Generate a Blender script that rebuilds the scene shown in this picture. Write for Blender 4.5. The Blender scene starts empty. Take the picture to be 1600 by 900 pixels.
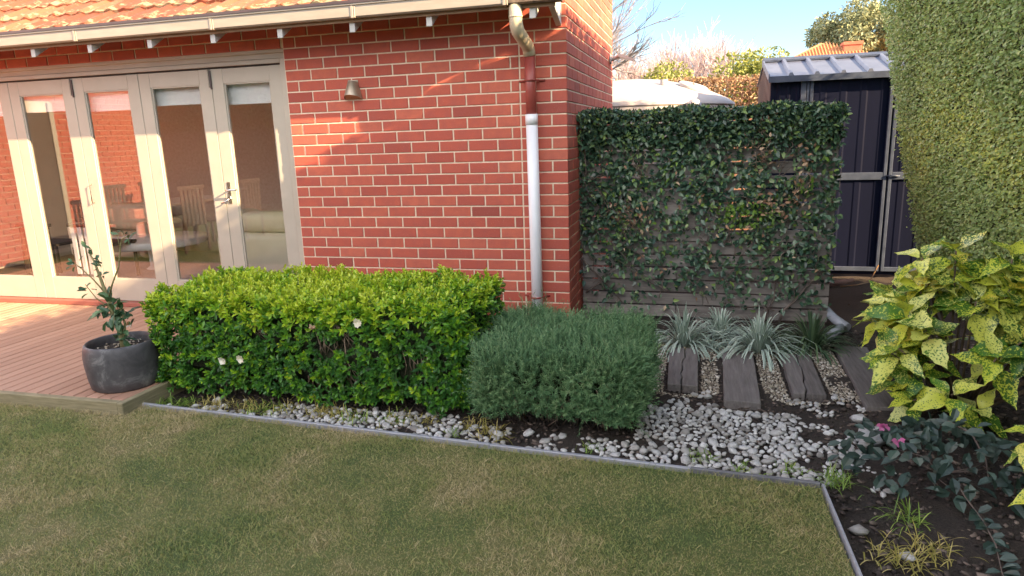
import bpy, bmesh, math, random
import numpy as np
from mathutils import Vector, Matrix, noise
R = math.radians
rng = np.random.default_rng(7)
random.seed(7)
scene = bpy.context.scene
COL = scene.collection

# ------------------------------------------------------------------ camera
CAM = Vector((0.940, -5.183, 1.596))
YAW, PITCH, ROLL, FPX = R(-15.254), R(-12.655), R(-1.909), 1065.4
fw = Vector((math.sin(YAW)*math.cos(PITCH), math.cos(YAW)*math.cos(PITCH), math.sin(PITCH)))
r0 = Vector((math.cos(YAW), -math.sin(YAW), 0)); u0 = r0.cross(fw)
rt = r0*math.cos(ROLL) + u0*math.sin(ROLL); up = -r0*math.sin(ROLL) + u0*math.cos(ROLL)
cam_data = bpy.data.cameras.new("camera"); cam = bpy.data.objects.new("camera", cam_data); COL.objects.link(cam)
cam.matrix_world = Matrix(((rt.x, up.x, -fw.x, CAM.x), (rt.y, up.y, -fw.y, CAM.y), (rt.z, up.z, -fw.z, CAM.z), (0, 0, 0, 1)))
cam_data.sensor_width = 36; cam_data.lens = 36*FPX/1600; cam_data.clip_start = .05; cam_data.clip_end = 3000
scene.camera = cam

# ------------------------------------------------------------------ light
CLOUD = (8.970, 3.622, -8.120)
SUN = Vector((.871, -.270, .410)).normalized()          # towards the sun
SUN_EL = math.asin(SUN.z); SUN_AZ = math.atan2(SUN.x, SUN.y)
world = bpy.data.worlds.new("World"); scene.world = world; world.use_nodes = True
wt = world.node_tree; wt.nodes.clear()
wo = wt.nodes.new("ShaderNodeOutputWorld"); wb = wt.nodes.new("ShaderNodeBackground")
sky = wt.nodes.new("ShaderNodeTexSky"); sky.sky_type = 'NISHITA'; sky.sun_disc = False
sky.sun_elevation = SUN_EL; sky.sun_rotation = SUN_AZ
sky.air_density = 1.0; sky.dust_density = .2; sky.ozone_density = 3.5
# broken cloud added as white fill light, shifted to leave the view clear
wc = wt.nodes.new("ShaderNodeTexCoord"); wm = wt.nodes.new("ShaderNodeMapping"); wn = wt.nodes.new("ShaderNodeTexNoise")
wm.inputs['Scale'].default_value = (1.0, 1.0, 2.6); wm.inputs['Location'].default_value = CLOUD
wn.inputs['Scale'].default_value = 1.05; wn.inputs['Detail'].default_value = 8; wn.inputs['Roughness'].default_value = .52
wr = wt.nodes.new("ShaderNodeValToRGB"); wr.color_ramp.elements[0].position = .44; wr.color_ramp.elements[1].position = .60
wx = wt.nodes.new("ShaderNodeMix"); wx.data_type = 'RGBA'
wx.inputs[7].default_value = (17.5, 16.6, 15.8, 1)
wt.links.new(wc.outputs['Generated'], wm.inputs['Vector']); wt.links.new(wm.outputs[0], wn.inputs['Vector'])
wt.links.new(wn.outputs['Fac'], wr.inputs[0]); wt.links.new(wr.outputs[0], wx.inputs[0])
wt.links.new(sky.outputs[0], wx.inputs[6]); wt.links.new(wx.outputs[2], wb.inputs['Color'])
wb.inputs['Strength'].default_value = .05
wt.links.new(wb.outputs[0], wo.inputs['Surface'])
sun_l = bpy.data.lights.new("sun", 'SUN'); sun_o = bpy.data.objects.new("sun", sun_l); COL.objects.link(sun_o)
sun_l.energy = 3.7; sun_l.angle = R(.5); sun_l.color = (1.0, .70, .40)
sun_o.rotation_euler = (-SUN).to_track_quat('-Z', 'Y').to_euler()
sun_o.location = (6, -4, 8)

vs = scene.view_settings
vs.view_transform = 'Standard'; vs.look = 'None'; vs.gamma = 1.0; vs.use_curve_mapping = False
vs.exposure = 2.65
scene.cycles.max_bounces = 8; scene.cycles.transparent_max_bounces = 16
scene.cycles.use_denoising = True

# ------------------------------------------------------------------ materials
class NT:
    def __init__(s, name):
        s.m = bpy.data.materials.new(name); s.m.use_nodes = True
        s.t = s.m.node_tree; s.t.nodes.clear()
        s.out = s.n("OutputMaterial"); s.b = s.n("BsdfPrincipled"); s.l(s.b.outputs[0], s.out.inputs[0])
    def n(s, kind, **kw):
        o = s.t.nodes.new("ShaderNode"+kind)
        for k, v in kw.items(): setattr(o, k, v)
        return o
    def l(s, a, b): s.t.links.new(a, b)
    def math(s, op, a, b=None, c=None):
        o = s.n("Math", operation=op)
        for i, v in enumerate((a, b, c)):
            if v is None: continue
            if isinstance(v, (int, float)): o.inputs[i].default_value = v
            else: s.l(v, o.inputs[i])
        return o.outputs[0]
    def noise(s, vec, scale, detail=5, rough=.6, dist=0.0):
        o = s.n("TexNoise"); o.inputs['Scale'].default_value = scale; o.inputs['Detail'].default_value = detail
        o.inputs['Roughness'].default_value = rough; o.inputs['Distortion'].default_value = dist
        s.l(vec, o.inputs['Vector']); return o.outputs['Fac']
    def ramp(s, fac, stops, interp='LINEAR'):
        o = s.n("ValToRGB"); e = o.color_ramp; e.interpolation = interp
        while len(e.elements) < len(stops): e.elements.new(.5)
        for i, (p, c) in enumerate(stops):
            e.elements[i].position = p; e.elements[i].color = (*c, 1)
        s.l(fac, o.inputs[0]); return o.outputs[0]
    def mix(s, fac, a, b, mode='MIX'):
        o = s.n("Mix", data_type='RGBA', blend_type=mode)
        for i, v in ((0, fac), (6, a), (7, b)):
            if isinstance(v, (int, float)): o.inputs[i].default_value = v
            elif isinstance(v, tuple): o.inputs[i].default_value = (*v, 1)
            else: s.l(v, o.inputs[i])
        return o.outputs[2]
    def vec(s, offset=True, scale=(1, 1, 1)):
        c = s.n("TexCoord").outputs['Object']
        mp = s.n("Mapping"); mp.inputs['Scale'].default_value = scale; s.l(c, mp.inputs['Vector'])
        if offset:
            inf = s.n("ObjectInfo").outputs['Random']
            s.l(s.math('MULTIPLY', inf, 37.0), mp.inputs['Location'])
        return mp.outputs[0]
    def rnd(s):
        a = s.n("Attribute"); a.attribute_name = "rnd"
        i = s.n("ObjectInfo")
        return s.math('FRACT', s.math('ADD', a.outputs['Fac'], i.outputs['Random']))
    def attr(s, name="rnd"):
        a = s.n("Attribute"); a.attribute_name = name; return a.outputs['Fac']
    def bump(s, h, strength=.3, dist=.01):
        o = s.n("Bump"); o.inputs['Strength'].default_value = strength; o.inputs['Distance'].default_value = dist
        s.l(h, o.inputs['Height']); s.l(o.outputs[0], s.b.inputs['Normal'])
    def col(s, c):
        if isinstance(c, tuple): s.b.inputs['Base Color'].default_value = (*c, 1)
        else: s.l(c, s.b.inputs['Base Color'])
        return s
    def rough(s, v): 
        if isinstance(v, (int, float)): s.b.inputs['Roughness'].default_value = v
        else: s.l(v, s.b.inputs['Roughness'])
        return s

def surf(name, stops, scale=8, rough=.6, bump=.15, bdist=.004, stretch=(1, 1, 1), detail=6, metal=0, spec=.5, randmix=0.0):
    m = NT(name); v = m.vec(True, stretch); f = m.noise(v, scale, detail)
    if randmix:
        f = m.math('ADD', m.math('MULTIPLY', f, 1-randmix), m.math('MULTIPLY', m.rnd(), randmix))
    m.col(m.ramp(f, stops)).rough(rough)
    if bump: m.bump(m.noise(v, scale*3, 6), bump, bdist)
    m.b.inputs['Metallic'].default_value = metal; m.b.inputs['Specular IOR Level'].default_value = spec
    return m.m

def leafmat(name, stops, rough=.4, trans=.25, patch=0.0, pscale=3.0, spec=.5, nscale=40, solo=False):
    """leaf colour from the per-leaf value 'rnd'; patch shifts whole areas of the plant"""
    m = NT(name); f = m.n("ObjectInfo").outputs['Random'] if solo else m.attr()
    if patch:
        c = m.n("TexCoord").outputs['Object']; pn = m.noise(c, pscale, 3)
        f = m.math('ADD', f, m.math('MULTIPLY', m.math('SUBTRACT', pn, .5), patch))
    c2 = m.n("TexCoord").outputs['Object']
    f = m.math('ADD', f, m.math('MULTIPLY', m.math('SUBTRACT', m.noise(c2, nscale, 2), .5), .25))
    colr = m.ramp(f, stops); m.col(colr).rough(rough); m.b.inputs['Specular IOR Level'].default_value = spec
    if trans:
        t = m.n("BsdfTranslucent"); m.l(m.mix(.5, colr, (.5, .6, .05), 'MULTIPLY') if False else colr, t.inputs['Color'])
        x = m.n("MixShader"); x.inputs[0].default_value = trans
        m.l(m.b.outputs[0], x.inputs[1]); m.l(t.outputs[0], x.inputs[2]); m.l(x.outputs[0], m.out.inputs[0])
    return m.m

M = {}
# brick: random tone per brick, sandy grain, a few darker burns
m = NT("brick_red"); v = m.vec(True); rr = m.rnd()
base = m.ramp(rr, [(0, (.28, .062, .046)), (.05, (.40, .082, .054)), (.4, (.46, .098, .063)), (.75, (.49, .114, .070)), (1, (.52, .134, .082))])
n1 = m.noise(v, 14, 6); n2 = m.noise(v, 120, 3)
c = m.mix(m.ramp(n1, [(.35, (0, 0, 0)), (.75, (.55, .55, .55))]), base, (.31, .082, .070))
c = m.mix(m.math('MULTIPLY', m.ramp(n2, [(.62, (0, 0, 0)), (.75, (1, 1, 1))]), .35), c, (.58, .30, .20))
m.col(c).rough(.85); m.bump(m.math('ADD', n2, m.math('MULTIPLY', n1, 2)), .35, .004); M['brick'] = m.m
M['mortar'] = surf("mortar_cream", [(.3, (.64, .51, .38)), (.7, (.76, .65, .51))], 30, .9, .4, .004)
M['trim'] = surf("paint_warm_grey", [(.3, (.40, .37, .31)), (.7, (.45, .415, .35))], 5, .45, .05, .002)
M['gutter'] = surf("paint_gutter", [(.3, (.29, .255, .21)), (.7, (.345, .305, .255))], 6, .4, .05, .002, (1, 1, 6))
M['gutter_old'] = surf("gutter_weathered", [(.3, (.06, .045, .035)), (.55, (.14, .10, .07)), (.75, (.30, .24, .17))], 14, .7, .2)
M['gutter_lip'] = surf("gutter_lip_paint", [(.3, (.045, .028, .032)), (.7, (.075, .048, .05))], 8, .4, 0)
M['eave'] = surf("eave_timber", [(.3, (.20, .12, .07)), (.7, (.28, .18, .11))], 8, .8, .2)
M['rafter'] = surf("rafter_paint", [(.3, (.42, .42, .42)), (.7, (.55, .54, .52))], 10, .5, .1)
M['pvc'] = surf("pvc_white", [(.3, (.74, .75, .80)), (.75, (.82, .83, .87))], 4, .32, .03, .002)
M['pipe_red'] = surf("pipe_red_brown", [(.3, (.25, .050, .042)), (.7, (.33, .070, .056))], 7, .4, .06)
M['pipe_cream'] = surf("pipe_cream", [(.3, (.42, .36, .25)), (.7, (.56, .49, .36))], 9, .4, .06)
M['metal'] = surf("brushed_metal", [(.3, (.34, .28, .21)), (.7, (.44, .37, .29))], 20, .42, .08, .002, (1, 1, .2), metal=.6)
M['bronze'] = surf("lamp_inside", [(.3, (.36, .22, .12)), (.7, (.48, .30, .17))], 20, .5, .05)
M['chrome'] = surf("chrome", [(.3, (.66, .66, .66)), (.7, (.78, .78, .78))], 20, .18, 0, metal=1)
M['dark'] = surf("dark_gap", [(.3, (.02, .018, .015)), (.7, (.04, .03, .025))], 20, .8, 0)
M['sill'] = surf("sill_red_brown", [(.3, (.26, .085, .065)), (.7, (.34, .12, .09))], 12, .6, .15, .003, (.3, 4, 4))
M['blind'] = surf("blind_white", [(.3, (.82, .83, .84)), (.7, (.87, .88, .88))], 8, .8, .04)
M['inner'] = surf("inner_wall_paint", [(.3, (.58, .52, .44)), (.7, (.64, .58, .50))], 3, .8, .03)
M['inner_floor'] = surf("inner_floor_boards", [(.3, (.12, .065, .035)), (.7, (.22, .12, .065))], 6, .35, .06, .002, (1, 8, 1))
M['cream'] = surf("cream_leather", [(.3, (.60, .54, .40)), (.7, (.70, .64, .50))], 6, .45, .1, .004)
M['sage'] = surf("pale_sage_leather", [(.3, (.60, .56, .46)), (.7, (.67, .63, .53))], 6, .42, .1, .004)
M['white'] = surf("white_lacquer", [(.3, (.74, .75, .78)), (.7, (.82, .83, .85))], 5, .25, 0)
M['rug'] = surf("grey_rug", [(.3, (.16, .15, .18)), (.7, (.34, .33, .37))], 60, .95, .5, .01)
M['deck'] = surf("deck_board_timber", [(.2, (.32, .175, .118)), (.55, (.405, .232, .160)), (.85, (.48, .29, .205))], 5, .62, .25, .003, (14, .8, 6), randmix=.45)
M['pine'] = surf("treated_pine", [(.2, (.15, .135, .075)), (.55, (.26, .225, .135)), (.85, (.38, .32, .20))], 6, .8, .3, .004, (1.2, 1.2, 14))
M['sleeper'] = surf("sleeper_weathered", [(.2, (.085, .074, .070)), (.5, (.165, .146, .140)), (.85, (.26, .236, .228))], 7, .85, .6, .008, (9, .7, 4), randmix=.2)
M['slat'] = surf("slat_weathered", [(.2, (.11, .096, .090)), (.5, (.21, .186, .172)), (.85, (.32, .29, .272))], 6, .85, .4, .005, (.7, 5, 12), randmix=.35)
M['edge'] = surf("edging_grey", [(.3, (.27, .275, .315)), (.7, (.38, .385, .43))], 12, .5, .2, .003, (.5, 3, 3), metal=.15)
M['edge_mid'] = surf("edging_worn", [(.3, (.09, .09, .10)), (.7, (.18, .18, .20))], 12, .6, .2, .003, (.5, 3, 3))
M['edge_dark'] = surf("edging_dark", [(.3, (.07, .065, .06)), (.7, (.14, .13, .12))], 12, .7, .2, .003)
M['pot'] = None
m = NT("pot_graphite"); v = m.vec(False)
sm = m.noise(v, 7, 8, .7, .5); fine = m.noise(v, 60, 4)
c = m.ramp(sm, [(.38, (.050, .048, .054)), (.55, (.085, .082, .090)), (.68, (.22, .215, .22)), (.8, (.34, .33, .32))])
m.col(c).rough(.55); m.bump(fine, .15, .003); M['pot'] = m.m
m = NT("garden_soil"); v = m.vec(False)
n1 = m.noise(v, 3, 6); n2 = m.noise(v, 90, 5, .7)
m.col(m.mix(.5, m.ramp(n1, [(.3, (.020, .015, .013)), (.7, (.055, .040, .032))]), m.ramp(n2, [(.35, (.012, .009, .008)), (.7, (.085, .065, .052))]))).rough(.95)
m.bump(n2, .9, .02); M['soil'] = m.m
M['earth'] = surf("earth_far", [(.3, (.06, .065, .03)), (.7, (.11, .10, .055))], 2, .95, .5, .02)
M['mulch'] = surf("mulch_chip", [(.0, (.014, .010, .010)), (.6, (.075, .055, .046)), (1, (.22, .17, .14))], 30, .9, 0, randmix=.9)
# lawn: base thatch and blades share the patches of green and straw
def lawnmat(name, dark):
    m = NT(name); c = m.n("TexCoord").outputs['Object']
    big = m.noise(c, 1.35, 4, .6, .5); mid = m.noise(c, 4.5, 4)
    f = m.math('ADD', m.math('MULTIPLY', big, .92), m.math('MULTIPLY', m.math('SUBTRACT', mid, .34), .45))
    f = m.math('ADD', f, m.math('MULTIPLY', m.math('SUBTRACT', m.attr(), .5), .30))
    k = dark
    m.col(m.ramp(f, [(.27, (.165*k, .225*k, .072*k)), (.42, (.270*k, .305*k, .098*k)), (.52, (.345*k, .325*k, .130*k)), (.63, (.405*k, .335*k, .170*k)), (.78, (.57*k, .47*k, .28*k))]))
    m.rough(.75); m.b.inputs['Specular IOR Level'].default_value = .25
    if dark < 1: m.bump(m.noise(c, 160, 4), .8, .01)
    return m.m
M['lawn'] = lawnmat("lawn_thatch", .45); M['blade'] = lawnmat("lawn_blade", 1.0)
m = NT("pebble_white"); v = m.vec(True); rr = m.rnd(); dn = m.noise(v, 2.2, 6, .7)
base = m.ramp(rr, [(0, (.22, .21, .20)), (.2, (.37, .355, .335)), (.5, (.49, .485, .48)), (1, (.64, .635, .63))])
m.col(m.mix(m.ramp(dn, [(.50, (0, 0, 0)), (.70, (.75, .75, .75))]), base, (.20, .17, .14))).rough(.8); m.bump(m.noise(v, 7, 5), .35, .08); M['pebble'] = m.m
M['gravel'] = surf("gravel_beige", [(0, (.13, .105, .085)), (.35, (.30, .25, .19)), (.7, (.46, .41, .33)), (1, (.66, .62, .56))], 20, .85, 0, randmix=.9)
M['bark'] = surf("bark_brown", [(.3, (.10, .070, .045)), (.7, (.22, .16, .11))], 18, .9, .4, .006, (1, 1, .3))
M['twig'] = surf("twig_dry", [(.3, (.17, .115, .08)), (.7, (.33, .25, .19))], 20, .9, .2)
M['stem_green'] = surf("stem_olive", [(.3, (.16, .15, .06)), (.7, (.27, .24, .12))], 18, .8, .3)
M['vine'] = surf("vine_stem", [(.3, (.075, .055, .045)), (.7, (.19, .15, .13))], 22, .9, .3)
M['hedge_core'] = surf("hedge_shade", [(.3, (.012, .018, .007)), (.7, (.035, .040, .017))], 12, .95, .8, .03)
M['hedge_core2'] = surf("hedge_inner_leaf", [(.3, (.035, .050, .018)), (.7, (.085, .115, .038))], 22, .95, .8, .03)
M['gardenia'] = leafmat("gardenia_leaf", [(0, (.030, .105, .026)), (.30, (.060, .185, .032)), (.55, (.135, .33, .028)), (.78, (.32, .51, .022)), (1, (.52, .62, .05))], .30, .25, .55, 4.5)
M['rosemary'] = leafmat("rosemary_needle", [(0, (.050, .125, .058)), (.45, (.100, .215, .092)), (.8, (.21, .34, .15)), (1, (.40, .47, .26))], .6, .15, .3, 5)
M['ivy'] = leafmat("jasmine_leaf", [(0, (.022, .052, .036)), (.5, (.060, .122, .074)), (.82, (.125, .205, .110)), (1, (.22, .32, .08))], .27, .12, .35, 3, .5)
M['ivy_new'] = leafmat("jasmine_new_leaf", [(0, (.07, .15, .025)), (1, (.20, .34, .05))], .36, .2)
M['ivy_dead'] = leafmat("jasmine_dead_leaf", [(0, (.20, .10, .06)), (.6, (.36, .22, .13)), (1, (.50, .38, .26))], .8, .1)
M['tall'] = leafmat("tall_hedge_leaf", [(0, (.17, .265, .080)), (.45, (.31, .43, .15)), (.75, (.43, .54, .17)), (1, (.58, .62, .13))], .36, .36, .6, 1.1)
M['lirio'] = None
m = NT("strap_leaf"); a = m.attr("across"); rr = m.attr("rnd")
stripe = m.ramp(m.math('ABSOLUTE', m.math('SUBTRACT', a, .5)), [(.12, (.16, .25, .18)), (.26, (.66, .74, .66))])
m.col(m.mix(m.math('MULTIPLY', rr, .5), stripe, (.16, .25, .18))).rough(.45); M['lirio'] = m.m
M['strap_green'] = leafmat("strap_leaf_green", [(0, (.04, .085, .045)), (1, (.11, .17, .08))], .5, .1)
# aucuba: gold speckle on green, pattern in leaf space with a shift per leaf
m = NT("aucuba_leaf"); v = m.vec(True)
vor = m.n("TexVoronoi"); vor.inputs['Scale'].default_value = 20; vor.inputs['Randomness'].default_value = 1
dst = m.noise(v, 9, 4); vm = m.n("VectorMath", operation='ADD'); m.l(v, vm.inputs[0])
cmb = m.n("CombineXYZ"); m.l(m.math('MULTIPLY', dst, .10), cmb.inputs[0]); m.l(m.math('MULTIPLY', dst, .08), cmb.inputs[1]); m.l(cmb.outputs[0], vm.inputs[1])
m.l(vm.outputs[0], vor.inputs['Vector'])
nn = m.noise(v, 15, 5, .74); rr = m.n("ObjectInfo").outputs['Random']
spk = m.math('ADD', m.math('ADD', m.math('MULTIPLY', nn, 1.3), m.math('MULTIPLY', vor.outputs['Distance'], .35)), m.math('MULTIPLY', m.math('SUBTRACT', rr, .5), .26))
spk = m.math('ADD', spk, m.math('MULTIPLY', m.math('SUBTRACT', m.noise(v, 2.2, 2), .5), .45))
green = m.ramp(m.math('FRACT', m.math('MULTIPLY', rr, 7.3)), [(0, (.035, .115, .020)), (1, (.10, .24, .030))])
gold = m.ramp(m.math('FRACT', m.math('MULTIPLY', rr, 13.7)), [(0, (.56, .62, .07)), (.5, (.68, .70, .09)), (.85, (.70, .73, .24)), (1, (.68, .56, .05))])
c = m.mix(m.ramp(spk, [(.765, (0, 0, 0)), (.85, (1, 1, 1))]), green, gold)
m.col(c).rough(.34)
t = m.n("BsdfTranslucent"); m.l(c, t.inputs['Color']); x = m.n("MixShader"); x.inputs[0].default_value = .22
m.l(m.b.outputs[0], x.inputs[1]); m.l(t.outputs[0], x.inputs[2]); m.l(x.outputs[0], m.out.inputs[0]); M['aucuba'] = m.m
M['camellia'] = leafmat("camellia_leaf", [(0, (.030, .080, .040)), (.6, (.065, .135, .060)), (1, (.12, .20, .08))], .3, .08, solo=True)
M['low'] = leafmat("low_shrub_leaf", [(0, (.020, .040, .034)), (.6, (.042, .075, .062)), (1, (.085, .13, .105))], .45, .08, solo=True)
M['pink'] = leafmat("pink_petal", [(0, (.62, .10, .34)), (1, (.80, .30, .55))], .6, .25)
M['flower'] = leafmat("cream_petal", [(0, (.72, .66, .48)), (1, (.84, .82, .74))], .6, .2)
M['weed'] = leafmat("weed_blade", [(0, (.10, .19, .03)), (.6, (.21, .34, .05)), (1, (.36, .44, .09))], .5, .25)
M['weed_dry'] = leafmat("dry_blade", [(0, (.26, .25, .05)), (.6, (.44, .37, .10)), (1, (.58, .48, .20))], .6, .25)
M['shed'] = surf("shed_steel_dark", [(.25, (.0035, .0058, .021)), (.75, (.007, .010, .031))], 2.5, .55, .05, .002, (1, 1, .15), spec=.12)
M['shed_side'] = surf("shed_steel_side", [(.25, (.15, .105, .095)), (.75, (.21, .15, .135))], 2.5, .5, .05)
M['shed_trim'] = surf("shed_trim_steel", [(.3, (.045, .06, .10)), (.7, (.09, .115, .17))], 8, .45, .05, spec=.3)
M['shed_roof'] = surf("shed_roof_zinc", [(.25, (.13, .155, .225)), (.75, (.19, .22, .30))], 5, .42, .06, .002, metal=.35)
M['tank'] = surf("tank_poly", [(.3, (.36, .345, .345)), (.7, (.42, .405, .40))], 2.5, .55, .08, .004)
M['tank_dark'] = surf("tank_seam", [(.3, (.20, .18, .17)), (.7, (.30, .27, .25))], 8, .7, 0)
M['tile'] = None
m = NT("roof_terracotta"); v = m.vec(True); rr = m.rnd()
base = m.ramp(rr, [(0, (.20, .050, .026)), (.5, (.27, .080, .036)), (1, (.32, .115, .055))])
li = m.noise(v, 13, 7, .7); edge = m.attr("edge")
lf = m.math('ADD', m.math('MULTIPLY', li, 1.0), m.math('MULTIPLY', edge, .16))
c = m.mix(m.ramp(lf, [(.62, (0, 0, 0)), (.70, (.85, .85, .85))]), base, (.33, .29, .17))
c = m.mix(m.ramp(m.noise(v, 31, 5, .7), [(.60, (0, 0, 0)), (.68, (.7, .7, .7))]), c, (.13, .11, .06))
m.col(c).rough(.9); m.bump(li, .6, .01); M['tile'] = m.m
M['tile_far'] = surf("far_terracotta", [(.3, (.46, .19, .08)), (.7, (.58, .28, .12))], 3, .9, .1)
M['brick_far'] = surf("far_brick", [(.3, (.40, .12, .07)), (.7, (.50, .17, .10))], 4, .9, .1)
M['lattice'] = surf("lattice_timber", [(.3, (.22, .11, .07)), (.7, (.34, .19, .12))], 9, .85, .2)
M['dry_vine'] = leafmat("dry_vine_leaf", [(0, (.20, .10, .05)), (.5, (.38, .24, .13)), (1, (.56, .44, .28))], .9, .2)
M['bare'] = surf("bare_branch_pale", [(.3, (.40, .31, .31)), (.7, (.58, .48, .47))], 3, .9, 0)
M['bare_dark'] = surf("bare_branch_grey", [(.3, (.22, .20, .22)), (.7, (.34, .31, .33))], 3, .9, 0)
M['gum'] = leafmat("gum_leaf", [(0, (.10, .13, .075)), (.5, (.21, .24, .12)), (1, (.40, .39, .20))], .55, .2, .8, .5)
M['bush'] = leafmat("bush_leaf", [(0, (.10, .14, .03)), (.5, (.22, .25, .05)), (1, (.42, .40, .10))], .5, .25, .6, .8)
M['drain'] = surf("drain_white_shaded", [(.3, (.26, .28, .33)), (.7, (.36, .38, .43))], 6, .45, .06)  # white plastic, greyed so its colour carries the shade around the pipe
M['log'] = surf("log_bark", [(.3, (.10, .055, .05)), (.7, (.20, .12, .10))], 10, .9, .4)
M['cable'] = surf("cable_ochre", [(.3, (.16, .085, .03)), (.7, (.21, .12, .05))], 10, .5, 0)
M['outdoor'] = surf("outdoor_timber", [(.3, (.045, .033, .026)), (.7, (.085, .064, .050))], 8, .7, .1)
# glass: clear with a mirror share that grows towards grazing angles
m = NT("window_glass"); tr = m.n("BsdfTransparent"); tr.inputs[0].default_value = (.95, .95, .945, 1)
gl = m.n("BsdfGlossy"); gl.inputs['Roughness'].default_value = .0; gl.inputs[0].default_value = (1, 1, 1, 1)
fr = m.n("LayerWeight"); fr.inputs[0].default_value = .5; x = m.n("MixShader")
m.l(m.math('ADD', m.math('MULTIPLY', m.math('POWER', fr.outputs['Facing'], 4.0), .9), .085), x.inputs[0]); m.l(tr.outputs[0], x.inputs[1]); m.l(gl.outputs[0], x.inputs[2]); m.l(x.outputs[0], m.out.inputs[0])
M['glass'] = m.m

# ------------------------------------------------------------------ helpers
def link_obj(name, me, mats=None, parent=None, loc=None):
    o = bpy.data.objects.new(name, me); COL.objects.link(o)
    if mats is not None:
        for k in (mats if isinstance(mats, (list, tuple)) else [mats]): me.materials.append(k)
    if parent is not None: o.parent = parent
    if loc is not None: o.location = loc
    return o

def thing(name, label, cat, loc=(0, 0, 0), group=None):
    o = bpy.data.objects.new(name, None); COL.objects.link(o); o.location = loc; o.empty_display_size = .1
    tag(o, label, cat, group); return o
def tag(o, label=None, cat=None, group=None, kind=None):
    if label: o['label'] = label
    if cat: o['category'] = cat
    if group: o['group'] = group
    if kind: o['kind'] = kind
    return o

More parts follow.
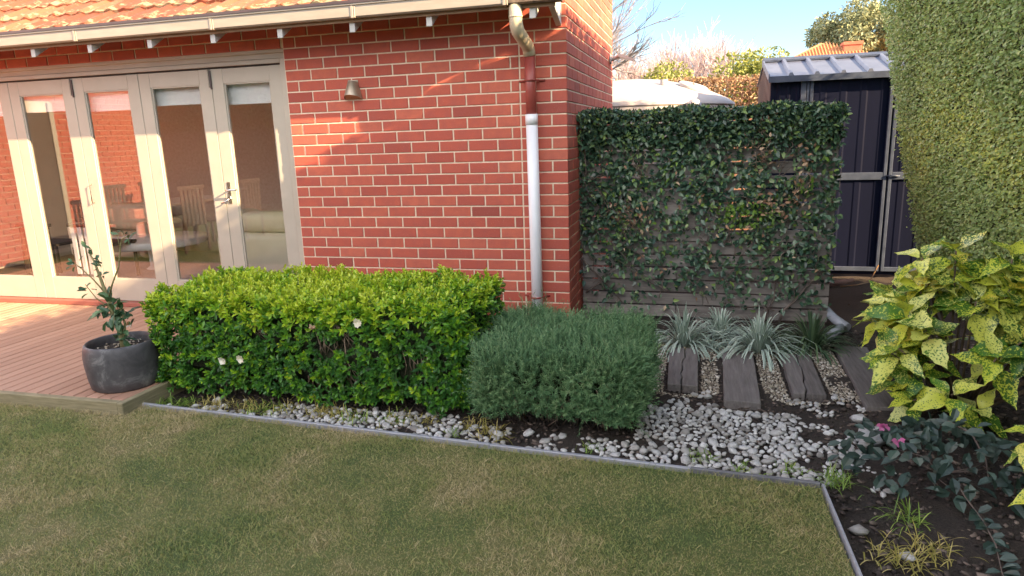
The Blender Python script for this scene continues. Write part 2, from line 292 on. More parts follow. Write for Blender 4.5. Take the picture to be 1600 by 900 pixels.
class MB:
    """collects shapes for ONE mesh object"""
    def __init__(s): s.v = []; s.f = []; s.mi = []; s.sm = []
    def add(s, vs, fs, mi=0, smooth=False):
        b = len(s.v); s.v += [tuple(p) for p in vs]
        for f in fs: s.f.append(tuple(b+i for i in f)); s.mi.append(mi); s.sm.append(smooth)
        return s
    def box(s, x0, x1, y0, y1, z0, z1, mi=0):
        p = [(x0, y0, z0), (x1, y0, z0), (x1, y1, z0), (x0, y1, z0), (x0, y0, z1), (x1, y0, z1), (x1, y1, z1), (x0, y1, z1)]
        return s.add(p, [(0, 3, 2, 1), (4, 5, 6, 7), (0, 1, 5, 4), (1, 2, 6, 5), (2, 3, 7, 6), (3, 0, 4, 7)], mi)
    def bbox(s, x0, x1, y0, y1, z0, z1, c=.004, mi=0):
        """box with chamfered edges"""
        vs = []; idx = {}
        for i, x in enumerate((x0, x1)):
            for j, y in enumerate((y0, y1)):
                for k, z in enumerate((z0, z1)):
                    sx, sy, sz = (c if i == 0 else -c), (c if j == 0 else -c), (c if k == 0 else -c)
                    idx[i, j, k, 'x'] = len(vs); vs.append((x, y+sy, z+sz))
                    idx[i, j, k, 'y'] = len(vs); vs.append((x+sx, y, z+sz))
                    idx[i, j, k, 'z'] = len(vs); vs.append((x+sx, y+sy, z))
        fs = []
        for i in (0, 1):
            q = [idx[i, 0, 0, 'x'], idx[i, 1, 0, 'x'], idx[i, 1, 1, 'x'], idx[i, 0, 1, 'x']]; fs.append(q if i else q[::-1])
            q = [idx[0, i, 0, 'y'], idx[0, i, 1, 'y'], idx[1, i, 1, 'y'], idx[1, i, 0, 'y']]; fs.append(q if i else q[::-1])
            q = [idx[0, 0, i, 'z'], idx[1, 0, i, 'z'], idx[1, 1, i, 'z'], idx[0, 1, i, 'z']]; fs.append(q if i else q[::-1])
        for a in (0, 1):
            for b in (0, 1):
                fs.append((idx[0, a, b, 'y'], idx[1, a, b, 'y'], idx[1, a, b, 'z'], idx[0, a, b, 'z']))
                fs.append((idx[a, 0, b, 'x'], idx[a, 1, b, 'x'], idx[a, 1, b, 'z'], idx[a, 0, b, 'z']))
                fs.append((idx[a, b, 0, 'x'], idx[a, b, 1, 'x'], idx[a, b, 1, 'y'], idx[a, b, 0, 'y']))
                for k in (0, 1): pass
        for i in (0, 1):
            for j in (0, 1):
                for k in (0, 1): fs.append((idx[i, j, k, 'x'], idx[i, j, k, 'y'], idx[i, j, k, 'z']))
        return s.add(vs, fs, mi)
    def tube(s, pts, rad, n=8, mi=0, cap=True, smooth=True):
        pts = [Vector(p) for p in pts]; rs = rad if isinstance(rad, (list, tuple)) else [rad]*len(pts)
        vs = []; ref = Vector((0, 0, 1))
        d0 = (pts[1]-pts[0]).normalized()
        if abs(d0.z) > .9: ref = Vector((1, 0, 0))
        for i, p in enumerate(pts):
            d = (pts[min(i+1, len(pts)-1)]-pts[max(i-1, 0)]).normalized()
            a = d.cross(ref)
            if a.length < 1e-4: a = d.cross(Vector((0, 1, 0)))
            a.normalize(); b = d.cross(a); ref = a.cross(d) if False else ref
            for k in range(n):
                t = 2*math.pi*k/n; vs.append(p+(a*math.cos(t)+b*math.sin(t))*rs[i])
        fs = []
        for i in range(len(pts)-1):
            for k in range(n):
                k2 = (k+1) % n; fs.append((i*n+k, i*n+k2, (i+1)*n+k2, (i+1)*n+k))
        s.add(vs, fs, mi, smooth)
        if cap and n > 3:
            b = len(s.v)-len(vs)
            s.f.append(tuple(b+k for k in range(n))[::-1]); s.mi.append(mi); s.sm.append(False)
            s.f.append(tuple(b+(len(pts)-1)*n+k for k in range(n))); s.mi.append(mi); s.sm.append(False)
        return s
    def lathe(s, prof, n=24, center=(0, 0), mi=0, smooth=True, wob=0):
        vs = []
        for r, z in prof:
            for k in range(n):
                t = 2*math.pi*k/n; q = 1+wob*math.sin(3*t+z*9)
                vs.append((center[0]+r*q*math.cos(t), center[1]+r*q*math.sin(t), z))
        fs = []
        for i in range(len(prof)-1):
            for k in range(n):
                k2 = (k+1) % n; fs.append((i*n+k, i*n+k2, (i+1)*n+k2, (i+1)*n+k))
        return s.add(vs, fs, mi, smooth)
    def prism(s, poly, axis, a, b, mi=0):
        """poly = 2D points extruded along axis (0,1,2) between a and b"""
        def P(p, t):
            q = list(p); q.insert(axis, t); return tuple(q)
        n = len(poly); vs = [P(p, a) for p in poly]+[P(p, b) for p in poly]
        fs = [tuple(range(n))[::-1], tuple(range(n, 2*n))]+[(i, (i+1) % n, n+(i+1) % n, n+i) for i in range(n)]
        return s.add(vs, fs, mi)
    def build(s, name, mats, parent=None, loc=None, recalc=True):
        me = bpy.data.meshes.new(name); me.from_pydata(s.v, [], s.f)
        me.polygons.foreach_set('material_index', s.mi); me.polygons.foreach_set('use_smooth', s.sm)
        if recalc:
            bm = bmesh.new(); bm.from_mesh(me); bmesh.ops.recalc_face_normals(bm, faces=bm.faces); bm.to_mesh(me); bm.free()
        me.update(); return link_obj(name, me, mats, parent, loc)

def raw_mesh(name, V, loops, counts, attrs=None, smooth=False):
    me = bpy.data.meshes.new(name); nv = len(V)
    me.vertices.add(nv); me.vertices.foreach_set('co', np.ascontiguousarray(V, dtype=np.float32).ravel())
    me.loops.add(len(loops)); me.loops.foreach_set('vertex_index', np.asarray(loops, dtype=np.int32))
    counts = np.asarray(counts, dtype=np.int32); me.polygons.add(len(counts))
    st = np.zeros(len(counts), dtype=np.int32); st[1:] = np.cumsum(counts)[:-1]
    me.polygons.foreach_set('loop_start', st)
    if smooth: me.polygons.foreach_set('use_smooth', np.ones(len(counts), dtype=bool))
    for k, a in (attrs or {}).items():
        at = me.attributes.new(k, 'FLOAT', 'POINT'); at.data.foreach_set('value', np.asarray(a, dtype=np.float32))
    me.update(calc_edges=True); return me

def nrm(a): return a/np.maximum(np.linalg.norm(a, axis=-1, keepdims=True), 1e-9)

# leaf templates: (along, across, up) in units of length / width / length
T_FOLD = (np.array([[0, 0, 0], [.5, -.5, .10], [.5, .5, .10], [1, 0, 0]]), [(0, 1, 3), (0, 3, 2)])
T_OVAL = (np.array([[0, 0, 0], [.35, -.42, .10], [.35, .42, .10], [.4, 0, 0], [.72, -.40, .06], [.72, .40, .06], [1, 0, -.10]]),
          [(0, 3, 1), (0, 2, 3), (1, 3, 6, 4), (3, 2, 5, 6)])
T_LANCE = (np.array([[0, 0, 0], [.3, -.5, .05], [.3, .5, .05], [.35, 0, 0], [.7, -.33, .02], [.7, .33, .02], [1, 0, -.14]]),
           [(0, 3, 1), (0, 2, 3), (1, 3, 6, 4), (3, 2, 5, 6)])
def leaves(name, P, A, N, L, W, mat, parent=None, tmpl=T_OVAL, rnd=None, smooth=False, loc=None):
    """one mesh of many leaves: base points P, axis A, face normal N, length L, width W"""
    tv, tf = tmpl; n = len(P); P = np.asarray(P, float)
    A = nrm(np.asarray(A, float)); B = nrm(np.cross(N, A)); C = np.cross(A, B)
    L = np.broadcast_to(np.asarray(L, float), (n,)); W = np.broadcast_to(np.asarray(W, float), (n,))
    k = len(tv)
    V = (P[:, None, :] + A[:, None, :]*(tv[None, :, 0]*L[:, None])[..., None] + B[:, None, :]*(tv[None, :, 1]*W[:, None])[..., None]
         + C[:, None, :]*(tv[None, :, 2]*L[:, None])[..., None]).reshape(-1, 3)
    fl = np.concatenate([np.array(f) for f in tf]); cnt = np.array([len(f) for f in tf])
    loops = (np.arange(n)[:, None]*k + fl[None, :]).ravel(); counts = np.tile(cnt, n)
    if rnd is None: rnd = rng.random(n)
    me = raw_mesh(name, V, loops, counts, {'rnd': np.repeat(rnd, k)}, smooth)
    return link_obj(name, me, mat, parent, loc)

def blades(name, P, A, UPB, L, W, mat, parent=None, seg=4, droop=.6, rnd=None):
    """strap leaves: start P, go along A and droop; UPB = sideways"""
    n = len(P); t = np.linspace(0, 1, seg+1); A = nrm(A); S = nrm(np.cross(A, np.array([0, 0, 1.0])+.001*rng.random((n, 3))))
    droop = np.broadcast_to(droop, (n,))
    pts = P[:, None, :]+A[:, None, :]*(t[None, :]*L[:, None])[..., None]
    pts[:, :, 2] -= (droop*L)[:, None]*t[None, :]**2.2
    w = W[:, None]*np.interp(t, [0, .25, .7, 1], [.6, 1, .8, .06])[None, :]
    Lf = pts-S[:, None, :]*w[..., None]*.5; Rt = pts+S[:, None, :]*w[..., None]*.5
    V = np.stack([Lf, Rt], 2).reshape(-1, 3); k = 2*(seg+1)
    q = np.concatenate([[2*i, 2*i+1, 2*i+3, 2*i+2] for i in range(seg)])
    loops = (np.arange(n)[:, None]*k+q[None, :]).ravel()
    if rnd is None: rnd = rng.random(n)
    me = raw_mesh(name, V, loops, np.full(n*seg, 4), {'rnd': np.repeat(rnd, k), 'across': np.tile(np.tile([0, 1], seg+1), n)})
    return link_obj(name, me, mat, parent)

def rand_dirs(n):
    return nrm(rng.normal(size=(n, 3)))

def box_surface(n, x0, x1, y0, y1, z0, z1, faces, rc=.1):
    """random points on a rounded box with outward normals; faces: list of (face name, share)"""
    c = np.array([(x0+x1)/2, (y0+y1)/2, (z0+z1)/2]); h = np.array([(x1-x0)/2, (y1-y0)/2, (z1-z0)/2])
    areas = {'x-': h[1]*h[2], 'x+': h[1]*h[2], 'y-': h[0]*h[2], 'y+': h[0]*h[2], 'z+': h[0]*h[1]}
    w = np.array([areas[f] * s for f, s in faces]); w /= w.sum()
    pick = rng.choice(len(faces), n, p=w); P = (rng.random((n, 3))*2-1)*h
    for i, (f, s) in enumerate(faces):
        ax = 'xyz'.index(f[0]); sg = 1 if f[1] == '+' else -1
        P[pick == i, ax] = sg*h[ax]
    inner = np.clip(P, -(h-rc), h-rc); D = P-inner; N = nrm(D); P = inner+N*rc
    return P+c, N

def stone_template(seg=6, rings=3):
    vs = [(0, 0, 1)]
    for i in range(1, rings+1):
        ph = math.pi*i/(rings+1)
        for k in range(seg):
            t = 2*math.pi*(k+.5*(i % 2))/seg; vs.append((math.sin(ph)*math.cos(t), math.sin(ph)*math.sin(t), math.cos(ph)))
    vs.append((0, 0, -1)); fs = []
    for k in range(seg):
        fs.append((0, 1+k, 1+(k+1) % seg))
        for i in range(rings-1):
            a = 1+i*seg; o = 1 if i % 2 == 0 else 0
            fs.append((a+k, a+seg+k, a+seg+(k+1) % seg, a+(k+1) % seg))
        a = 1+(rings-1)*seg; fs.append((len(vs)-1, a+(k+1) % seg, a+k))
    return np.array(vs), fs
def stones(name, P, S, mat, parent=None, seg=6, rings=3, jit=.12):
    """many stones in one mesh; S = half sizes"""
    tv, tf = stone_template(seg, rings); n = len(P); k = len(tv)
    V = tv[None]*(1+jit*rng.normal(size=(n, k, 1)))*S[:, None, :]
    a = rng.random(n)*6.283; ca, sa = np.cos(a)[:, None], np.sin(a)[:, None]
    X = V[..., 0]*ca-V[..., 1]*sa; Y = V[..., 0]*sa+V[..., 1]*ca
    t = rng.normal(size=(n, 1))*.2; Z = V[..., 2]+X*t
    V = np.stack([X, Y, Z], -1)+P[:, None, :]
    fl = np.concatenate([np.array(f) for f in tf]); cnt = np.array([len(f) for f in tf])
    loops = (np.arange(n)[:, None]*k+fl[None]).ravel()
    me = raw_mesh(name, V.reshape(-1, 3), loops, np.tile(cnt, n), {'rnd': np.repeat(rng.random(n), k)}, True)
    return link_obj(name, me, mat, parent)

def project(x, y, z):
    d = Vector((x, y, z))-CAM; dz = d.dot(fw); return 800+FPX*d.dot(rt)/dz, 450-FPX*d.dot(up)/dz, dz

# ------------------------------------------------------------------ ground
def sheet(name, poly, z, mat):
    me = bpy.data.meshes.new(name); me.from_pydata([(x, y, z) for x, y in poly], [], [tuple(range(len(poly)))]); me.update()
    return tag(link_obj(name, me, mat), kind='structure')
sheet('ground', [(-900, -900), (900, -900), (900, 900), (-900, 900)], -.03, M['earth'])
# garden soil with gentle lumps
nx, ny = 120, 110; gx = np.linspace(-2.34, 4.6, nx); gy = np.linspace(-7, 6.0, ny)
XX, YY = np.meshgrid(gx, gy); ZZ = .006*np.sin(XX*9+YY*4)+.006*np.sin(YY*11-XX*5)+rng.normal(size=XX.shape)*.004
# the bed rises a little at the right under the shrubs
ZZ += .05*np.clip((XX-1.75)/.8, 0, 1)*np.clip((-.6-YY)/.8, 0, 1)
ids = np.arange(nx*ny).reshape(ny, nx)
qd = np.stack([ids[:-1, :-1], ids[:-1, 1:], ids[1:, 1:], ids[1:, :-1]], -1).reshape(-1)
soil = link_obj('garden_bed', raw_mesh('garden_bed', np.stack([XX, YY, ZZ], -1).reshape(-1, 3), qd, np.full(len(qd)//4, 4), smooth=True), M['soil'])
tag(soil, kind='structure')
def edge_y(x): return -1.945-.062*(x+2.33)          # the edging line, running along the lawn
LAWN = [(-9, -2.115), (-2.40, -2.115), (-2.34, -1.98), (1.50, edge_y(1.5)-.02), (1.52, -2.82), (1.60, -9), (-9, -9)]
sheet('lawn', LAWN, .032, M['lawn'])
def in_lawn(x, y):
    top = np.where(x < -2.38, -2.10, edge_y(x)-.018); rgt = 1.505+.02*np.clip((-2.2-y), 0, 9)
    return (y < top) & (x < rgt)
n = 420000
bx = rng.uniform(-4.3, 1.62, n); by = -1.95-2.6*rng.random(n)**1.15
# keep what the lens can see plus a margin
ok = in_lawn(bx, by) & (by > -2.75-.36*(1.9-bx)-.25)
bx, by = bx[ok], by[ok]; n = len(bx)
hh = rng.uniform(.008, .019, n)*(1+.35*np.sin(bx*5+1.7*np.sin(by*7)))
tall = rng.random(n) < .012; fringe = (by > np.where(bx < -2.38, -2.10, edge_y(bx)-.018)-.03) & (rng.random(n) < .35); hh = np.where(tall | fringe, rng.uniform(.022, .040, n), hh)
A = nrm(np.stack([rng.normal(size=n)*.75, rng.normal(size=n)*.75+.5*fringe, np.ones(n)], -1)); Sd = nrm(np.cross(A, rand_dirs(n)))
P = np.stack([bx, by, np.full(n, .031)], -1); w = (rng.uniform(.0011, .0024, n)*np.where(tall, 1.6, 1))[:, None]
mid = P+A*hh[:, None]*.6; tip = P+A*hh[:, None]+nrm(A*[1, 1, 0]+1e-6)*hh[:, None]*.45*rng.random((n, 1))
V = np.stack([P-Sd*w*.5, P+Sd*w*.5, mid+Sd*w*.4, tip, mid-Sd*w*.4], 1).reshape(-1, 3)
loops = (np.arange(n)[:, None]*5+np.array([0, 1, 2, 4, 4, 2, 3])[None]).ravel()
gr = link_obj('grass', raw_mesh('grass', V, loops, np.tile([4, 3], n), {'rnd': np.repeat(rng.random(n), 5)}), M['blade'])
tag(gr, 'short dry green lawn grass with straw coloured patches', None, None, 'stuff')

# lawn edging: strips end to end
edging = thing('lawn_edging', 'thin grey lawn edging strip between the lawn and the pebble bed', 'edging', (-2.33, -1.945, 0))
def loc_of(o): return Vector(o.location)
def edge_strip(a, b, thick, z1, mat):
    a = Vector((*a, 0)); b = Vector((*b, 0)); d = (b-a).normalized(); s = Vector((-d.y, d.x, 0))*thick/2
    mb = MB(); z0 = -.04; o = loc_of(edging); c = .004
    prof = [(-1, z0), (1, z0), (1, z1-c), (.7, z1), (-.7, z1), (-1, z1-c)]
    vs = [p+s*q+Vector((0, 0, z))-o for p in (a, b) for q, z in prof]; k = len(prof)
    mb.add(vs, [tuple(range(k)), tuple(range(k, 2*k))[::-1]]+[(i, (i+1) % k, k+(i+1) % k, k+i) for i in range(k)])
    return mb.build('edging_strip', mat, edging)
cuts = [-2.34, -1.30, -.05, .95, 1.505]
for i in range(4):
    edge_strip((cuts[i]+.001, edge_y(cuts[i])), (cuts[i+1]-.001, edge_y(cuts[i+1])), .020, .050+.002*(i % 2), M['edge'] if i < 3 else M['edge_mid'])
edge_strip((1.515, edge_y(1.5)-.012), (1.535, -2.85), .012, .052, M['edge'])
edge_strip((1.535, -2.852), (1.61, -6.0), .012, .052, M['edge'])

# ------------------------------------------------------------------ deck
deck = tag(bpy.data.objects.new('deck', None), kind='structure'); COL.objects.link(deck); deck.location = (-2.4, 0, 0)
pitch = .0945
x = -2.385
i = 0
while x > -7.3:
    mb = MB(); mb.bbox(-.0432, .0432, -2.045, -.002, -.022, 0, .005)
    o = mb.build('deck_board', M['deck'], deck, (x-.0445+2.4, 0, .105+random.uniform(-.0012, .0012)))
    x -= pitch; i += 1
mb = MB(); mb.box(-5.0, .012, -2.03, -.03, -.10, .06); mb.build('under_deck_dark', M['dark'], deck)  # dark slab below the boards, shade of the gaps put into its colour
fascia = MB(); fascia.bbox(-5.0, .02, -2.095, -2.052, -.06, .108, .005); fascia.build('edge_board', M['pine'], deck)
fascia = MB(); fascia.bbox(.022, .062, -2.10, -.02, -.06, .106, .005); fascia.build('edge_board', M['pine'], deck)

# ------------------------------------------------------------------ brick house
C = .086; Z0 = 2.34                                     # bed joint 0 sits at the door head
house = thing('brick_house', 'red brick house with cream mortar and a tiled roof beside the deck', 'house', (0, 0, 0))
DY = .06                                                # doors sit 60 mm behind the brick face
wall = MB()
wall.box(-2.345, -.006, .006, .23, -.2, 2.60)           # front wall mortar
wall.box(-7.6, -2.345, .007, .23, 2.35, 2.60)
wall.box(-.23, -.0062, .23, 2.87, -.2, 2.60)
wall.add([(-.23, 0.0062, 2.6), (-.0062, 0.0062, 2.6), (-.0062, 2.87, 2.6), (-.23, 2.87, 2.6), (-.23, .0062, 2.66), (-.0062, .0062, 2.66), (-.0062, 2.87, 4.2), (-.23, 2.87, 4.2)],
         [(0, 1, 2, 3), (4, 5, 6, 7), (0, 1, 5, 4), (1, 2, 6, 5), (2, 3, 7, 6), (3, 0, 4, 7)])
wall.box(-7.6, -.24, 2.75, 2.868, -.2, 4.0)
wall_o = wall.build('wall', M['mortar'], house)
BR = []                                                 # (x,y,z of lower left, length, axis)
for r in range(-3, 28):
    zt = Z0-C*r; zb = zt-.076
    cuts = []; odd = r % 2 == 1
    # distances from the corner of the perpends, read off the photo
    cuts = [0, .12, .36, .55] if odd else [0, .24, .36, .43]
    while cuts[-1] < 2.345: cuts.append(cuts[-1]+.24)
    cuts = [c for c in cuts if c < 2.31]+[2.345]
    if r < 0:
        cuts = cuts[:-1]+[2.345, 2.355]
    for a, b in zip(cuts[:-1], cuts[1:]):
        if b-a < .03: continue
        BR.append(('f', -b+.005, -a-(.005 if a > 0 else 0), zb-.005+.0005, zb+.071+.0005))
    if r < 0:
        s = 2.36 if odd else 2.36+.12
        if not odd: BR.append(('f', -2.475, -2.363, zb-.0035, zb+.0725))
        while s < 7.6:
            BR.append(('f', -s-.235, -s-.003-.002, zb-.0035, zb+.0725)); s += .24
for r in range(-22, 28):
    zt = Z0-C*r; zb = zt-.076; odd = r % 2 == 1
    cuts = [.0, .115] if not odd else [0, .235]
    while cuts[-1] < 2.86: cuts.append(cuts[-1]+.24)
    cuts = [c for c in cuts if c < 2.83]+[2.875]
    for a, b in zip(cuts[:-1], cuts[1:]):
        if zb+.08 > 2.66+(a)*.535: continue
        BR.append(('s', a+(.005 if a > 0 else .112 if odd and False else .0), b-.005, zb-.005, zb+.071))
def brick_mesh(L, side, cache={}):
    key = (round(L, 3), side)
    if key not in cache:
        mb = MB(); h = .0755; d = .06; c = .0035
        if side == 'f': vs = lambda a, b, t: [(a, t, -c*0+b), ]
        p = []
        for (y, ins) in ((d, 0), (c, 0), (0, c)):
            p += [(.001+ins, y, 0+ins), (L-.001-ins, y, 0+ins), (L-.001-ins, y, h-ins), (.001+ins, y, h-ins)]
        fs = [(0, 3, 2, 1), (8, 9, 10, 11)]
        for k in range(4):
            k2 = (k+1) % 4; fs += [(k, k2, 4+k2, 4+k), (4+k, 4+k2, 8+k2, 8+k)]
        if side == 's': p = [(-y, x, z) for x, y, z in p]
        me = bpy.data.meshes.new('brick'); me.from_pydata(p, [], fs); me.materials.append(M['brick'])
        bm = bmesh.new(); bm.from_mesh(me); bmesh.ops.recalc_face_normals(bm, faces=bm.faces); bm.to_mesh(me); bm.free(); cache[key] = me
    return cache[key]
def brick_size(b):
    k, a0, a1, z0, z1 = b; am = (a0+a1)/2; zm = (z0+z1)/2
    P0 = (am, 0, zm) if k == 'f' else (0, am, zm)
    u, v, d = project(*P0)
    if not (-30 < u < 1630 and -30 < v < 930): return 0
    if k == 'f':
        if zm > 2.47: return 0
        if u < 790 and v > 425 and u > 230: return 0
        if v > 478: return 0
        if u < 800 and v < 95-.118*u: return 0          # behind the gutter
        e = project(a1, 0, z1)
    else:
        if v > 185 and am > .45 or v > 470: return 0
        e = project(0, a1, z1)
    s = project(a0, 0, z0) if k == 'f' else project(0, a0, z0)
    return abs((e[0]-s[0])*(e[1]-s[1])) if k == 'f' else abs(e[0]-s[0])*17
BR.sort(key=lambda b: -brick_size(b))
rest = MB(); rest_r = []
for i, b in enumerate(BR):
    k, a0, a1, z0, z1 = b
    j = random.uniform(-.0015, .0015)
    if i < 300 and brick_size(b) > 0:
        if k == 's' and a0 == 0: a0 = .003
        me = brick_mesh(a1-a0, k)
        o = bpy.data.objects.new('brick', me); COL.objects.link(o); o.parent = wall_o
        o.location = (a0, j, z0) if k == 'f' else (-j, a0, z0)
    else:
        if k == 's' and a0 == 0: a0 = .003
        me = brick_mesh(a1-a0, k); off = Vector((a0, j, z0) if k == 'f' else (-j, a0, z0))
        rest.add([v.co+off for v in me.vertices], [tuple(p.vertices) for p in me.polygons]); rest_r += [random.random()]*len(me.vertices)
ro = rest.build('brick', M['brick'], wall_o, recalc=False); ro['kind'] = 'stuff'
at = ro.data.attributes.new('rnd', 'FLOAT', 'POINT'); at.data.foreach_set('value', rest_r)

# eaves, rafters, gutter
eave = MB()
PITCH_R = R(28); ty = math.tan(PITCH_R)
eave.prism([(-.43, 2.500), (-.43, 2.512), (.30, 2.512+.73*ty), (.30, 2.500+.73*ty)], 0, -7.6, -.02)
eave.box(-7.6, .0, -.402, -.385, 2.43, 2.525)
eave.build('eave_lining', M['eave'], house)
for xr in (-4.47, -3.88, -3.29, -2.70, -2.11, -1.51, -.91, -.16, -5.06, -5.65, -6.24):
    mb = MB(); mb.prism([(-.385, 2.365), (-.385, 2.50), (.05, 2.50+.435*ty*.98), (.05, 2.47+.3*ty)], 0, xr-.021, xr+.021)
    mb.build('rafter', M['rafter'], house)
bk = MB(); bk.prism([(-.36, 2.49), (.0, 2.36), (-.0, 2.56), (-.36, 2.56)], 0, -.075, -.035); bk.build('verge_bracket', M['rafter'], house)
gut = MB(); GY = -.45
def gutter_run(mb, x0, x1, mi):
    out = [(GY+.065, 2.535), (GY+.065, 2.452), (GY+.012, 2.452), (GY, 2.462), (GY, 2.532), (GY-.010, 2.537), (GY-.010, 2.548), (GY+.006, 2.548),
           (GY+.006, 2.47), (GY+.018, 2.462), (GY+.058, 2.462), (GY+.058, 2.535)]
    mb.prism(out, 0, x0, x1, mi)
g_o = None
gut.v = []
gutter_run(gut, -7.6, -.345, 0)
g_o = gut.build('gutter', M['gutter'], house)
mb = MB(); gutter_run(mb, -.343, .045, 0); mb.box(.045, .05, GY-.008, GY+.065, 2.453, 2.546); mb.build('gutter_end', M['gutter_old'], g_o)
lp = MB(); lp.box(-7.6, -.345, GY-.016, GY+.006, 2.5485, 2.568); lp.build('gutter_lip', M['gutter_lip'], g_o)
for xg in (-3.95, -2.655, -1.47, -.34):
    mb = MB(); mb.bbox(xg-.010, xg+.010, GY-.005, GY+.05, 2.449, 2.5475, .002); mb.bbox(xg+.016, xg+.024, GY-.004, GY+.05, 2.450, 2.547, .002)
    mb.build('gutter_joint', M['gutter'], g_o)

# roof tiles
roof_o = MB().prism([(-.40, 2.53), (-.40, 2.545), (3.0, 2.545+3.4*ty), (3.0, 2.53+3.4*ty)], 0, -7.6, -.01).build('roof', M['eave'], house)
def tile_mesh():
    us = np.linspace(0, 1, 10); prof = .024*np.maximum(0, np.sin(us*2*np.pi*2-.6))**1.0*np.where(us < .5, 1, .55)+.006
    vs = []; fs = []; edge = []
    for (s, lift, ed) in ((0, .0, 1), (0, .028, 1), (.04, .030, .9), (.2, .022, .3), (.36, .008, 0)):
        for u, h in zip(us, prof): vs.append((u*.300, s, (h if lift else h*.3)+lift)); edge.append(ed)
    k = len(us)
    for r in range(4):
        for q in range(k-1): fs.append((r*k+q, r*k+q+1, (r+1)*k+q+1, (r+1)*k+q))
    me = bpy.data.meshes.new('roof_tile'); me.from_pydata(vs, [], fs)
    me.attributes.new('edge', 'FLOAT', 'POINT').data.foreach_set('value', edge)
    me.polygons.foreach_set('use_smooth', [p.index >= k-1 for p in me.polygons]); me.materials.append(M['tile']); me.update(); return me
tm = tile_mesh(); cs, sn = math.cos(PITCH_R), math.sin(PITCH_R)
for row in range(8):
    for q in range(25):
        s = -.035+row*.325; o = bpy.data.objects.new('roof_tile', tm); COL.objects.link(o); o.parent = roof_o
        o.location = (-7.5+q*.300, -.40+s*cs, 2.552+s*sn+random.uniform(-.002, .002)); o.rotation_euler = (PITCH_R+random.uniform(-.01, .01), random.uniform(-.012, .012), random.uniform(-.01, .01))

# bifold doors
fr = MB()
fr.bbox(-7.5, -2.348, .035, .16, 2.275, 2.346, .004); fr.bbox(-7.5, -2.348, .012, .16, 2.318, 2.3475, .003)
fr.bbox(-2.405, -2.347, .030, .16, .16, 2.275, .004)
fr.build('door_frame', M['trim'], house)
tr = MB(); tr.box(-7.5, -2.405, .05, .14, 2.228, 2.274); tr.build('door_track', M['dark'], house)
fl = MB(); fl.bbox(-7.5, -2.405, .03, .16, 2.240, 2.2735, .002); fl.build('head_board', M['trim'], house)
sl = MB(); sl.bbox(-7.5, -2.36, -.012, .16, .106, .148, .004); sl.build('door_sill', M['sill'], house)
edges = [-2.407, -3.10, -3.85, -4.58, -5.33, -6.08, -6.82]
for i in range(6):
    x1, x0 = edges[i]-.002, edges[i+1]+.002; y0, y1 = DY-.01, DY+.035; st = .118; zb, zt = .152, 2.226; gz0, gz1 = .362, 2.105
    d = MB()
    d.bbox(x0, x0+st, y0, y1, zb, zt, .003); d.bbox(x1-st, x1, y0, y1, zb, zt, .003)
    d.box(x0+st, x1-st, y0+.001, y1-.001, gz1, zt-.002); d.box(x0+st, x1-st, y0+.001, y1-.001, zb+.002, gz0)
    do = d.build('door', M['trim'], house)
    bd = MB(); a, b = x0+st, x1-st                      # glazing beads
    for (p0, p1, q0, q1) in ((a, a+.012, gz0, gz1), (b-.012, b, gz0, gz1), (a+.012, b-.012, gz0, gz0+.012), (a+.012, b-.012, gz1-.012, gz1)):
        bd.box(p0, p1, y0+.008, y0+.018, q0, q1)
    bd.build('glazing_bead', M['trim'], do)
    gp = MB(); gp.box(a+.002, b-.002, y0+.018, y0+.022, gz0+.002, gz1-.002); gp.build('glass_pane', M['glass'], do)
    bl = MB(); bl.box(x0+.05, x1-.05, y1+.03, y1+.034, 1.93+.02*(i % 2), 2.2); bl.tube([(x0+.05, y1+.05, 2.2), (x1-.05, y1+.05, 2.2)], .03, 8); bl.build('roller_blind', M['blind'], do)
    if i in (0, 2, 4):
        hn = MB(); hn.bbox(x0-.009, x0+.005, y0-.010, y0+.002, 2.06, 2.215, .002); hn.build('flush_bolt', M['gutter_lip'], do)
        hn = MB(); hn.bbox(x0-.026, x0-.012, y0-.014, y0-.001, 2.075, 2.225, .002); hn.build('bolt_plate', M['gutter'], do)
    if i == 0:
        hd = MB(); px = x0+.05
        hd.bbox(px-.016, px+.016, y0-.006, y0, 1.08, 1.27, .002)
        hd.tube([(px, y0, 1.20), (px, y0-.05, 1.20), (px+.02, y0-.058, 1.202), (px+.11, y0-.055, 1.205)], .008, 8)
        hd.tube([(px, y0-.004, 1.125), (px, y0-.018, 1.125)], .022, 12)
        hd.tube([(px+.0, y0-.02, 1.125), (px-.02, y0-.03, 1.105), (px-.075, y0-.035, 1.09)], .007, 6)
        hd.build('handle', M['chrome'], do)
    if i == 2:
        hd = MB(); hd.tube([(x0+.03, y0-.001, 1.10), (x0+.03, y0-.022, 1.10), (x0+.03, y0-.022, 1.27), (x0+.03, y0-.001, 1.27)], .005, 6); hd.build('pull_handle', M['metal'], do)

# room behind the glass
rm = MB(); rm.box(-7.6, -2.36, 4.2, 4.3, .1, 2.7); rm.box(-7.7, -7.6, 1.4, 4.3, .1, 2.7); rm.box(-7.7, -7.6, .16, 1.4, .1, .5); rm.box(-2.36, -2.26, .231, 4.3, .1, 2.599); rm.box(-7.6, -2.36, .231, 4.2, 2.5, 2.58)  # unseen opening added in the left side wall to brighten the room
rm.build('inner_wall', M['inner'], house)
rm = MB(); rm.box(-7.6, -2.36, .161, 4.2, .08, .146); rm.build('inner_floor', M['inner_floor'], house)

